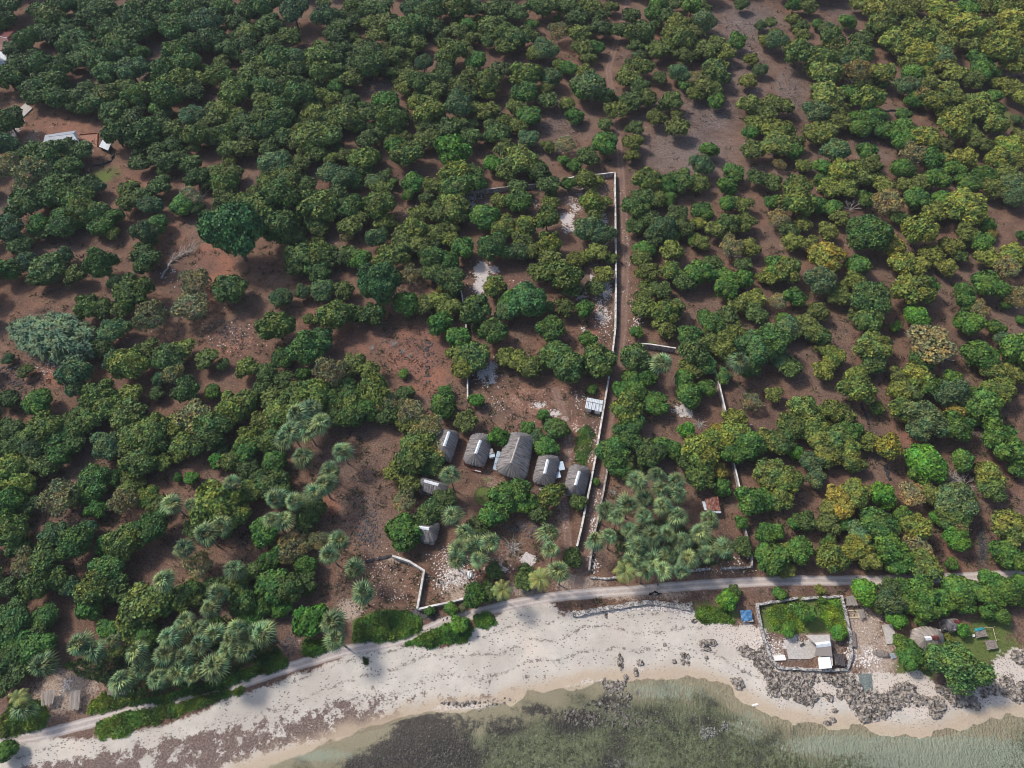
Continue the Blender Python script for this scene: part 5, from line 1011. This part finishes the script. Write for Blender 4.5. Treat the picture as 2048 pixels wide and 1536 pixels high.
shed('dark_shed', 'small dark flat-roofed shed beside the white sheet roof', 'shed', [(1668,1308),(1689,1308),(1691,1333),(1673,1329)], 1.9, 1.7, 'darkwood', 'wood', n=6)
p = PG(1583, 1213, .8); mb = MB(); n = 20
ring = lambda r, z: [(p.x+r*math.cos(2*math.pi*k/n), p.y+r*math.sin(2*math.pi*k/n), p.z-.8+z) for k in range(n)]
V = ring(.62, -.1)+ring(.62, .72)+ring(.50, .78)+ring(.50, .55)
mb.add(V, [(j*n+k, j*n+(k+1) % n, (j+1)*n+(k+1) % n, (j+1)*n+k) for j in range(3) for k in range(n)]+[tuple(3*n+k for k in range(n))]); tag(mb.build('water_basin', M['tank']), 'round white water basin in the compound weeds near the upper wall', 'basin')
for (px, py, sx, sy, rz, lab) in [(1559,1316,2.8,1.2,.05,'pale rectangular slab at the left edge of the cement floor'),(1687,1243,.9,1.0,.05,'small white block on the compound wall')]:
    p = PG(px, py, .2); mb = MB(); mb.box((p.x, p.y, p.z-.05), (sx, sy, .5), rz); tag(mb.build('stone_block', M['tank']), lab, 'block')
p = PG(1604, 1290, .3); mb = MB()
for k in range(3): mb.tube([(p.x-.5, p.y-.35+.16*k, p.z+.05*k), (p.x+.5, p.y+.25+.16*k, p.z+.25+.05*k)], .08, 6)
tag(mb.build('timber_pile', M['darkwood']), 'few dark logs lying on the cement floor', 'logs')
# ---------------------------------------------------------------- village pieces right of the compound
def thatchlet(label, quad, zr, zl, mat='wood', **kw): return shed('thatch_shelter', label, 'shelter', quad, zr, zl, mat, 'wood', n=16, amp=.05, **kw)
def frayed(name, label, quad, zs, mat, cat='shelter', posts=True, strips=22, fringe=.35, seed=1):
    b = PG(sum(p[0] for p in quad)/4, sum(p[1] for p in quad)/4, zs[0]); b.z = gz(b.x, b.y); R = random.Random(seed)
    t = empty(name, b, label, cat); q = [P(a, c, b.z+z) for (a, c), z in zip(quad, zs)]; mb = MB()
    for k in range(strips):
        u0, u1 = k/strips, (k+1.1)/strips; dz = Vector((0, 0, R.uniform(-.05, .05)))
        a0, a1 = q[0].lerp(q[1], u0), q[0].lerp(q[1], min(1, u1)); b0, b1 = q[3].lerp(q[2], u0), q[3].lerp(q[2], min(1, u1)); e = 1+R.uniform(0, fringe)*.35
        b0 = a0.lerp(b0, e); b1 = a1.lerp(b1, e+R.uniform(-.04, .04)); m0, m1 = a0.lerp(b0, .5)+dz*2, a1.lerp(b1, .5)+dz
        mb.add([a0+dz, a1+dz, m1, m0, b1+dz, b0+dz], [(0, 3, 2, 1), (3, 5, 4, 2)])
    mb.build('roof', M[mat], t)
    if posts:
        c = sum(q, Vector())/4
        for v in q:
            v = c+(v-c)*.88; m = MB(); m.tube([(v.x, v.y, b.z-.1), (v.x, v.y, v.z-.1)], .06, 5); m.build('post', M['bamboo'], t)
    return t
frayed('thatch_shelter', 'frayed grey palm-thatch roof at the upper right corner of the compound wall', [(1692,1193),(1708,1190),(1716,1209),(1693,1210)], [1.9,1.9,1.4,1.4], 'thatch_old', seed=2)
frayed('thatch_shelter', 'little white-grey thatch roof beside a square of weeds outside the compound', [(1716,1219),(1727,1219),(1731,1233),(1720,1237)], [1.5,1.5,1.1,1.1], 'thatch_old', seed=3)
mb = MB(); q = [P(1694,1223,0), P(1714,1222,0), P(1716,1236,0), P(1696,1234,0)]
wallrun('log_border', 'log border round the square of weeds by the little thatch roof', [(1693,1222),(1714,1221),(1718,1235),(1696,1235),(1693,1223)], .25, .22, 'bamboo', step=2.0, ztop=False, cat='border')
frayed('slat_platform', 'narrow grey slatted platform against the outside of the compound wall', [(1699,1260),(1710,1262),(1713,1293),(1702,1293)], [.7,.7,.7,.7], 'wood', 'platform', strips=10, fringe=0, seed=4)
b = PG(1780, 1270); mb = MB(); q = [PG(1764,1250), PG(1782,1249), PG(1797,1286), PG(1773,1289)]; mb.prism([(v.x, v.y) for v in q], b.z-.2, b.z+.35); tag(mb.build('rubble_platform', M['concrete']), 'pale grey rubble platform between the village yard and the round house', 'platform')
# upturned boat
def boat(label, a_px, b_px, w_, mat):
    a, b = PG(*a_px), PG(*b_px); d = (b-a); L = d.length; d.normalize(); s = Vector((-d.y, d.x, 0)); t = empty('upturned_boat', (a+b)/2, label, 'boat'); mb = MB(); V = []; n = 14
    for i in range(n+1):
        u = i/n; ww = w_*math.sin(math.pi*min(1, max(.03, u*.94+.03)))**.5; p = a.lerp(b, u)
        for k in range(7):
            th = math.pi*k/6; V.append(p+s*math.cos(th)*ww+Vector((0, 0, math.sin(th)*ww*.75)))
    mb.add(V, [(i*7+k, i*7+k+1, (i+1)*7+k+1, (i+1)*7+k) for i in range(n) for k in range(6)]); mb.build('hull', M[mat], t)
    for k in range(4):
        u = .2+.2*k; p = a.lerp(b, u); mb = MB(); mb.tube([p-s*w_*.9+Vector((0,0,.3)), p+Vector((0,0,w_*.78)), p+s*w_*.9+Vector((0,0,.3))], .04, 4); mb.build('rib', M['darkwood'], t)
boat('upturned wooden boat lying crosswise in the village yard', (1744,1305), (1782,1311), .95, 'wood')
frayed('net_heap', 'crumpled blue-grey tarpaulin at the right end of the upturned boat', [(1779,1306),(1788,1306),(1792,1315),(1783,1318)], [.8,.5,.2,.5], 'zincblue', 'tarpaulin', posts=False, strips=6, fringe=.8, seed=9)
frayed('drying_net', 'grey-green rectangular net spread at the edge of the shore rocks', [(1717,1347),(1743,1347),(1747,1387),(1722,1389)], [.25,.25,.2,.2], 'net', 'net', posts=False, strips=16, fringe=.1, seed=5)
b = PG(1965, 1270, 1); b.z = gz(b.x, b.y)
frayed('slat_table', 'slatted grey table with pole frame beside the teal cloth', [(1950,1261),(1970,1258),(1976,1272),(1953,1276)], [.9,.9,.9,.9], 'wood', 'table', strips=12, fringe=0, seed=6)
frayed('slat_table', 'lower pale grey slatted table at the foot of the pole frame', [(1969,1281),(1991,1280),(1997,1296),(1976,1300)], [.9,.9,.9,.9], 'wood', 'table', strips=12, fringe=0, seed=7)
t = empty('pole_frame', PG(1985, 1262), 'thin L-shaped bamboo pole frame joining the two slatted tables', 'frame')
mb = MB(); mb.tube([PG(1968,1256,1.1), PG(1985,1255,1.1), PG(1986,1256,1.1), PG(1993,1282,1.1)], .07, 5); mb.build('rail', M['bamboo'], t)
for a in ((1968,1256),(1985,1255),(1989,1268),(1993,1281)):
    p = PG(*a); mb = MB(); mb.tube([p-Vector((0,0,.1)), p+Vector((0,0,1.1))], .06, 5); mb.build('post', M['bamboo'], t)
def cloth(name, label, quad, zs, mat, cat, seed=1, amp=.12):
    b = PG(sum(p[0] for p in quad)/4, sum(p[1] for p in quad)/4); b.z = gz(b.x, b.y); q = [P(a, c, b.z+z) for (a, c), z in zip(quad, zs)]; mb = MB(); n = 14; R = random.Random(seed); V = []
    for i in range(n+1):
        for j in range(n+1):
            u, v = i/n, j/n; p = q[0].lerp(q[1], u).lerp(q[3].lerp(q[2], u), v); ed = 1-(abs(2*u-1)**6+abs(2*v-1)**6)*.5
            V.append(p+Vector((R.uniform(-.05,.05), R.uniform(-.05,.05), amp*math.sin(u*9+v*3)*math.cos(v*7)+R.uniform(-.03,.03)-.2*(1-ed))))
    mb.add(V, [(i*(n+1)+j, (i+1)*(n+1)+j, (i+1)*(n+1)+j+1, i*(n+1)+j+1) for i in range(n) for j in range(n)]); return tag(mb.build(name, M[mat]), label, cat)
cloth('teal_cloth', 'teal cloth draped over the upper edge of the slatted table', [(1950,1257),(1968,1254),(1969,1259),(1951,1263)], [1.1]*4, 'teal', 'cloth')
cloth('white_sacks', 'white bundle on the ground left of the slatted table', [(1944,1268),(1950,1268),(1951,1274),(1945,1274)], [.4]*4, 'white', 'bundle', 3)
cloth('blue_tarp', 'blue tarpaulin roof patched with grey near the left compound wall', [(1480,1221),(1503,1219),(1506,1240),(1484,1243)], [1.3,1.3,1.1,1.1], 'blue', 'tarpaulin', 4)
t = empty('tarp_shelter', PG(1493, 1238), 'pole legs and grey slats under the blue tarpaulin', 'shelter')
for a in ((1482,1224),(1503,1221),(1505,1243),(1485,1246)):
    p = PG(*a); mb = MB(); mb.tube([p-Vector((0,0,.1)), p+Vector((0,0,1.0))], .06, 5); mb.build('post', M['wood'], t)
mb = MB(); a = PG(1495, 1242, .9); mb.box((a.x, a.y, a.z), (2.9, .5, .08), .08); mb.build('shelf', M['dirty_wall'], t)
cloth('white_tarp', 'crumpled white tarpaulin among the pale stones right of the zigzag wall', [(933,1142),(940,1141),(946,1150),(937,1160)], [.7,.7,.5,.3], 'white', 'tarpaulin', 6, .2)
frayed('thatch_shelter', 'wider of two thatch roofs on the lower left beach track, nearer the left edge', [(83,1383),(110,1379),(106,1406),(82,1410)], [1.9,1.9,1.6,1.6], 'thatch_old', seed=11, strips=26)
frayed('thatch_shelter', 'taller narrow thatch roof right of its neighbour by the lower left beach track', [(140,1381),(161,1380),(158,1416),(137,1417)], [1.9,1.9,1.6,1.6], 'thatch_old', seed=12, strips=22)
shed('grey_roofed_shed', 'grey roof half covered by fan palms beside the lower left track', 'shed', [(217,1372),(246,1372),(250,1388),(214,1390)], 2.0, 1.7, 'wood', 'wood', n=14)
# ---------------------------------------------------------------- fallen tree, dead brush
t = empty('fallen_tree', P(345, 525), 'bare fallen tree with a curved pale trunk lying in the clearing', 'fallen tree')
pts = [P(323,557,.3), P(328,545,.35), P(336,537,.4), P(337,530,.4), P(346,520,.5), P(358,512,.6), P(370,506,.8), P(382,502,1.1)]
mb = MB(); mb.tube(pts, [.42,.38,.35,.33,.30,.27,.22,.15], 8); mb.build('trunk', M['palebark'], t)
mb = MB(); R = random.Random(3)
for i in range(60):
    a = pts[R.randrange(3, 8)]; e = a+Vector((R.uniform(-.3, 1)*4, R.uniform(-.4, 1)*4.5, R.uniform(-.2, 1.6))); mb.tube([a, (a+e)/2+Vector((0,0,.3)), e], [.09,.05,.02], 4)
mb.build('branches', M['palebark'], t)
def brush(label, px, py, r, seed, mat='palebark', name='dead_brush'):
    c = PG(px, py); mb = MB(); R = random.Random(seed)
    for i in range(46):
        a = R.uniform(0, 6.28); d = Vector((math.cos(a), math.sin(a), R.uniform(.05, .7)))*r*R.uniform(.4, 1); b = c+Vector((R.uniform(-.3,.3), R.uniform(-.3,.3), 0))*r; mb.tube([b, b+d*.5+Vector((0,0,.08*r)), b+d], [.035*r**.5,.025*r**.5,.01], 4)
    tag(mb.build(name, M[mat]), label, 'brush', 'heaps of dead brush')
for i, (px, py, r, lab) in enumerate([(788,688,1.8,'grey brush heap, upper one in the orange clearing'),(805,704,1.5,'grey brush heap, lower one in the orange clearing'),(745,697,1.3,'grey brush heap at the left of the orange clearing'),(820,712,1.1,'small brush heap at the right of the orange clearing'),(1273,355,2.2,'spiky pale brush heap right of the long wall corner'),(1466,136,1.6,'thin pale dead brush at the top right edge of the grey clearing'),(400,395,4.5,'wide pale dead brush left of the towering tree'),(372,385,3.5,'pale dead brush beside the pale stony patch'),(1905,956,3.6,'pale leafless branches over the green tree near the right edge'),(1400,850,2.4,'grey dead brush below the white patch'),(1225,985,1.5,'pale dead sticks between the two track walls'),(1025,1095,3.2,'brown dead brush below the stony yard'),(1275,1385,1.0,'small drift brush at the waterline')]):
    brush(lab, px, py, r, i)
t = empty('brush_pen', PG(968, 992), 'low round brush-fenced pen of dry grass in the middle of the yard', 'pen')
mb = MB(); R = random.Random(8)
for k in range(90):
    a = 2*math.pi*k/90; px = 968+19*math.cos(a); py = 993-20*math.sin(a); p = PG(px, py); mb.tube([p, p+Vector((R.uniform(-.2,.2), R.uniform(-.2,.2), .45))], .04, 4)
mb.build('fence', M['wood'], t)
# ---------------------------------------------------------------- loose stones
def stones(name, label, regions, mat, seed, kind='stuff'):
    """regions: (px, py, rx, ry, count, size)"""
    R = np.random.RandomState(seed); V, Fc, tn, nb = [], [], [], 0; base = ICO1[0]; f = ICO1[1]
    for px, py, rx, ry, cnt, sz in regions:
        a = R.normal(size=(cnt, 2))*.55; pts = np.array([[P(px+i*rx, py+j*ry).x, P(px+i*rx, py+j*ry).y] for i, j in a]); zz = height(pts[:, 0], pts[:, 1])
        for (x_, y_), z_ in zip(pts, zz):
            s = sz*R.uniform(.45, 1.35); vv = base*(1+R.uniform(-.28, .28, (len(base), 1)))*np.array([s*R.uniform(.8,1.3), s, s*.65])+np.array([x_, y_, z_+s*.2])
            V.append(vv); Fc.append(f+nb); nb += len(vv); tn.append(np.full(len(f), R.rand()))
    me = mesh_np(name, np.concatenate(V), np.concatenate(Fc), [M[mat]]); at = me.attributes.new('tint', 'FLOAT', 'FACE'); at.data.foreach_set('value', np.concatenate(tn).astype(np.float32))
    return tag(link(name, me), label, 'stones', kind=kind)
stones('pale_stones', 'scattered pale coral stones around the yard and walls', [(915,1148,34,18,520,.20),(900,1115,32,26,170,.17),(895,1165,30,14,160,.2),(1185,870,20,30,120,.16),(1165,905,22,22,260,.15),(1165,800,25,20,50,.18),(1200,620,16,50,200,.16),(1210,640,12,30,120,.18),(1190,390,40,22,160,.15),(1150,405,30,20,120,.15),(960,570,30,40,200,.16),(1260,580,12,120,60,.18),(1275,640,10,20,60,.22),(1050,810,90,40,50,.16),(975,745,30,30,90,.18),(990,810,14,14,50,.15),(470,670,80,30,140,.15),(340,550,30,20,20,.18),(120,300,60,50,30,.2),(90,735,40,16,120,.2),(1250,445,14,80,50,.15),(1750,1270,50,60,260,.12),(1735,1318,28,18,240,.20),(1700,1310,10,20,90,.2),(1540,1310,16,30,300,.18),(1525,1290,12,24,200,.2),(760,1150,50,50,160,.14),(1450,1140,60,10,60,.14),(1475,1120,30,20,40,.2),(1010,740,60,40,30,.2),(800,1190,40,30,60,.14),(1600,1290,26,20,120,.13),(300,640,60,20,20,.15),(1187,1130,12,12,60,.2),(1185,1060,8,50,90,.18),(1195,1000,8,50,50,.16)], 'palestones', 1)
stones('sea_wall_stones', 'pale stones heaped along the top of the sea wall', [(1160+i*22, 1226-10*math.sin(min(1, (i/7))*1.4)+(max(0, i-7)*3.0), 14, 3.2, 70, .20) for i in range(11)], 'palestones', 12)
stones('dark_stones', 'dark volcanic stones strewn over bare ground in the orchard', [(1495,60,70,50,700,.22),(1430,200,50,50,500,.2),(1390,260,50,40,350,.18),(1110,245,50,40,450,.2),(1270,120,20,70,300,.2),(1590,180,30,60,450,.2),(1650,25,60,30,350,.2),(895,335,50,25,250,.2),(765,172,45,20,260,.2),(735,1048,30,40,160,.25),(860,1065,20,20,60,.3),(740,1075,30,20,120,.25),(695,960,60,50,300,.16),(460,670,50,30,200,.22),(30,760,40,40,200,.28),(820,700,70,50,160,.22),(855,700,10,50,90,.3),(1050,1055,40,14,160,.28),(160,1040,30,30,120,.25),(240,940,40,20,120,.25),(1960,860,40,40,260,.2),(1965,1090,12,50,220,.24),(1750,280,50,30,200,.16),(1740,820,12,40,120,.2),(1245,540,14,60,40,.2),(1950,690,20,60,60,.3),(700,1190,50,40,250,.16),(830,1225,10,8,140,.2),(850,1232,30,6,200,.2),(580,1290,20,20,160,.18),(1260,950,30,30,120,.18),(1200,1110,20,30,100,.16),(1440,660,50,40,120,.16),(1700,650,20,60,100,.16)], 'darkstones', 2)
# ---------------------------------------------------------------- coral rock on the shore
def rock_arrays(seed, sub=ICO3):
    R = np.random.RandomState(seed); v = sub[0].copy(); o = R.rand(3)*50
    n1 = fbm(v[:, 0]*1.6+o[0]+v[:, 2], v[:, 1]*1.6+o[1]-v[:, 2], seed, 3); n2 = fbm(v[:, 0]*5+o[2]+v[:, 2]*3, v[:, 1]*5+v[:, 2]*2, seed+9, 3)
    return v*(.35+.8*n1+1.1*(n2-.35))[:, None]*np.array([1, 1, .75]), sub[1]
RA = [rock_arrays(i) for i in range(6)]; RB = [rock_arrays(i+20, ICO2) for i in range(6)]
def rocks(name, label, regions, seed, polys):
    R = np.random.RandomState(seed); V, Fc, nb = [], [], 0
    W_ = [W2(p, -.5) for p in polys]
    for wq, (cnt, smin, smax) in zip(W_, regions):
        lo, hi = wq.min(0), wq.max(0); a = R.uniform(lo, hi, (cnt*5, 2)); d = sdf(a[:, 0], a[:, 1], wq); cl = fbm(a[:, 0]*.16, a[:, 1]*.16, 21, 3)
        a = a[(d > 0) & (cl > .52)][:cnt]; zz = height(a[:, 0], a[:, 1])
        for (x_, y_), z_ in zip(a, zz):
            s = smin+(smax-smin)*R.rand()**2.2; v, f = (RA if s > .8 else RB)[R.randint(6)]; an = R.rand()*6.28; c_, s_ = math.cos(an), math.sin(an)
            vv = np.stack([v[:, 0]*c_-v[:, 1]*s_, v[:, 0]*s_+v[:, 1]*c_, v[:, 2]], 1)*s+np.array([x_, y_, z_-.05*s]); V.append(vv); Fc.append(f+nb); nb += len(vv)
    return tag(link(name, mesh_np(name, np.concatenate(V), np.concatenate(Fc), [M['coral']], smooth_=False)), label, 'rocks', kind='stuff')
rocks('shore_rocks', 'jagged dark coral rocks along the right-hand shore', [(480,.2,.95),(330,.2,1.1),(420,.2,1.2),(420,.2,1.2),(90,.2,.6),(90,.15,.5),(230,.1,.38),(420,.15,.55)], 5,
 [[(1400,1246),(1470,1262),(1520,1272),(1545,1335),(1560,1360),(1610,1370),(1600,1400),(1560,1425),(1530,1400),(1535,1360),(1505,1320),(1470,1296),(1430,1276)],
  [(1545,1345),(1700,1350),(1720,1375),(1700,1400),(1640,1392),(1610,1408),(1560,1370)],
  [(1690,1350),(1760,1395),(1800,1368),(1880,1375),(1890,1420),(1860,1432),(1800,1420),(1770,1432),(1720,1444),(1705,1420)],
  [(1880,1378),(1960,1350),(2010,1310),(2070,1296),(2070,1395),(2020,1408),(1975,1395),(1960,1414),(1905,1410)],
  [(1195,1352),(1260,1350),(1265,1372),(1210,1385),(1190,1370)],
  [(880,1405),(960,1400),(960,1430),(900,1440)],
  [(960,1402),(1030,1388),(1100,1372),(1200,1352),(1210,1362),(1110,1388),(1040,1402),(970,1418)],
  [(1100,1392),(1200,1370),(1300,1368),(1350,1400),(1330,1440),(1250,1460),(1150,1450),(1090,1420)]])
def rock(px, py, sx, sy, lab, i):
    p = PG(px, py); v, f = RA[i % 6]; an = i*1.3; c_, s_ = math.cos(an*0), math.sin(an*0); vv = v*np.array([sx, sy, min(sx, sy)*.9])*1.0
    o = link('beach_rock', mesh_np('beach_rock', vv, f, [M['coral']]), None, (p.x, p.y, p.z)); tag(o, lab, 'rock', 'dark rocks lying on the beach')
for i, (px, py, sx, sy, lab) in enumerate([(1240,1322,.75,2.1,'tall narrow dark rock in the middle of the beach'),(1281,1327,.9,.8,'small dark rock right of the tall narrow rock'),(1272,1344,.6,1.2,'dark rock just below the small one, nearer the water'),(1367,1311,.7,.8,'upper left rock of the four-rock cluster on the right beach'),(1376,1313,.4,.8,'upper right rock of the four-rock cluster on the right beach'),(1366,1323,.6,.9,'lower left rock of the four-rock cluster on the right beach'),(1376,1326,.5,.7,'lower right rock of the four-rock cluster on the right beach'),(1349,1324,.6,.6,'lone small rock left of the four-rock cluster'),(1407,1287,1.3,1.0,'big dark boulder at the upper right of the beach'),(1425,1286,1.1,.9,'dark boulder right beside the big one'),(1415,1298,.9,.7,'boulder just below the big dark boulder'),(1389,1242,.8,.6,'dark rock at the right end of the sea wall'),(1211,1228,.5,1.0,'slim dark rock on the sand under the sea wall'),(1330,1290,.5,.5,'tiny lone rock in the middle of the right beach'),(1413,1315,.5,.5,'tiny rock below the big boulders'),(1476,1368,1.4,1.5,'pale speckled rock near the right water edge'),(1487,1343,.5,.4,'small rock right of the pale speckled rock'),(1670,1421,.8,.6,'small rock on the lower right sand beside the water'),(1654,1446,1.0,.6,'left one of two wet rocks at the lower right waterline'),(1666,1441,.8,.7,'right one of two wet rocks at the lower right waterline')]):
    rock(px, py, sx, sy, lab, i)
stones('drowned_rubble', 'pale rubble showing through the shallow water', [(1420,1464,14,8,130,.36),(1453,1452,6,8,40,.36)], 'stone_wall', 31)
cloth('white_net_float', 'white foam sheet at the water edge in the lower right', [(1503,1409),(1516,1406),(1519,1410),(1506,1413)], [.12]*4, 'tank', 'foam', 8, .08)
# ---------------------------------------------------------------- goats by the road
def goat(px, py, rz, s, lab):
    p = PG(px, py); me = bpy.data.meshes.new('goat'); bm = bmesh.new(); lay = bm.verts.layers.skin.verify()
    P_ = [((0,0,.52),.15),((-.3,0,.53),.14),((.28,0,.54),.13),((.42,0,.68),.075),((.52,0,.82),.06),((.64,0,.80),.055),((.74,0,.74),.03),
          ((-.46,0,.58),.03),((-.32,.10,.30),.05),((-.36,.10,.14),.028),((-.34,.10,.0),.025),((-.32,-.10,.30),.05),((-.36,-.10,.14),.028),((-.34,-.10,.0),.025),
          ((.28,.09,.30),.04),((.28,.09,.15),.026),((.29,.09,.0),.024),((.28,-.09,.30),.04),((.28,-.09,.15),.026),((.29,-.09,.0),.024),((.50,.10,.86),.018),((.50,-.10,.86),.018)]
    Ed = [(0,1),(0,2),(2,3),(3,4),(4,5),(5,6),(1,7),(1,8),(8,9),(9,10),(1,11),(11,12),(12,13),(2,14),(14,15),(15,16),(2,17),(17,18),(18,19),(4,20),(4,21)]
    vs = []
    for c, r in P_:
        v = bm.verts.new(c); v[lay].radius = (r, r); vs.append(v)
    for a, b in Ed: bm.edges.new((vs[a], vs[b]))
    vs[0][lay].use_root = True; [setattr(q[lay], 'radius', (q[lay].radius[0]*1.45, q[lay].radius[1]*1.45)) for q in vs]; bm.to_mesh(me); bm.free(); me.materials.append(M['black'])
    o = link('goat', me, None, (p.x, p.y, p.z)); o.scale = (s, s, s); o.rotation_euler = (0, 0, rz)
    o.modifiers.new('skin', 'SKIN'); m = o.modifiers.new('sub', 'SUBSURF'); m.levels = 1; m.render_levels = 1; tag(o, lab, 'goat', 'black goats by the road')
goat(1301, 1189, .3, 1.25, 'black goat on the left of three by the road verge'); goat(1310, 1185, -.5, 1.0, 'black goat in the middle of three, nearest the road'); goat(1317, 1189, .1, 1.05, 'black goat on the right of three by the road verge')
# ---------------------------------------------------------------- air
mb = MB(); mb.box((0, 200, 92), (5200, 5200, 200)); 
hz = bpy.data.materials.new('thin_haze'); hz.use_nodes = True; t_ = hz.node_tree
t_.nodes.remove(t_.nodes['Principled BSDF']); pv = t_.nodes.new('ShaderNodeVolumePrincipled'); pv.inputs['Color'].default_value = (.86, .91, 1, 1)
pv.inputs['Density'].default_value = 0.00007; t_.links.new(pv.outputs[0], t_.nodes['Material Output'].inputs['Volume'])
o = mb.build('haze', hz); tag(o, kind='stuff')
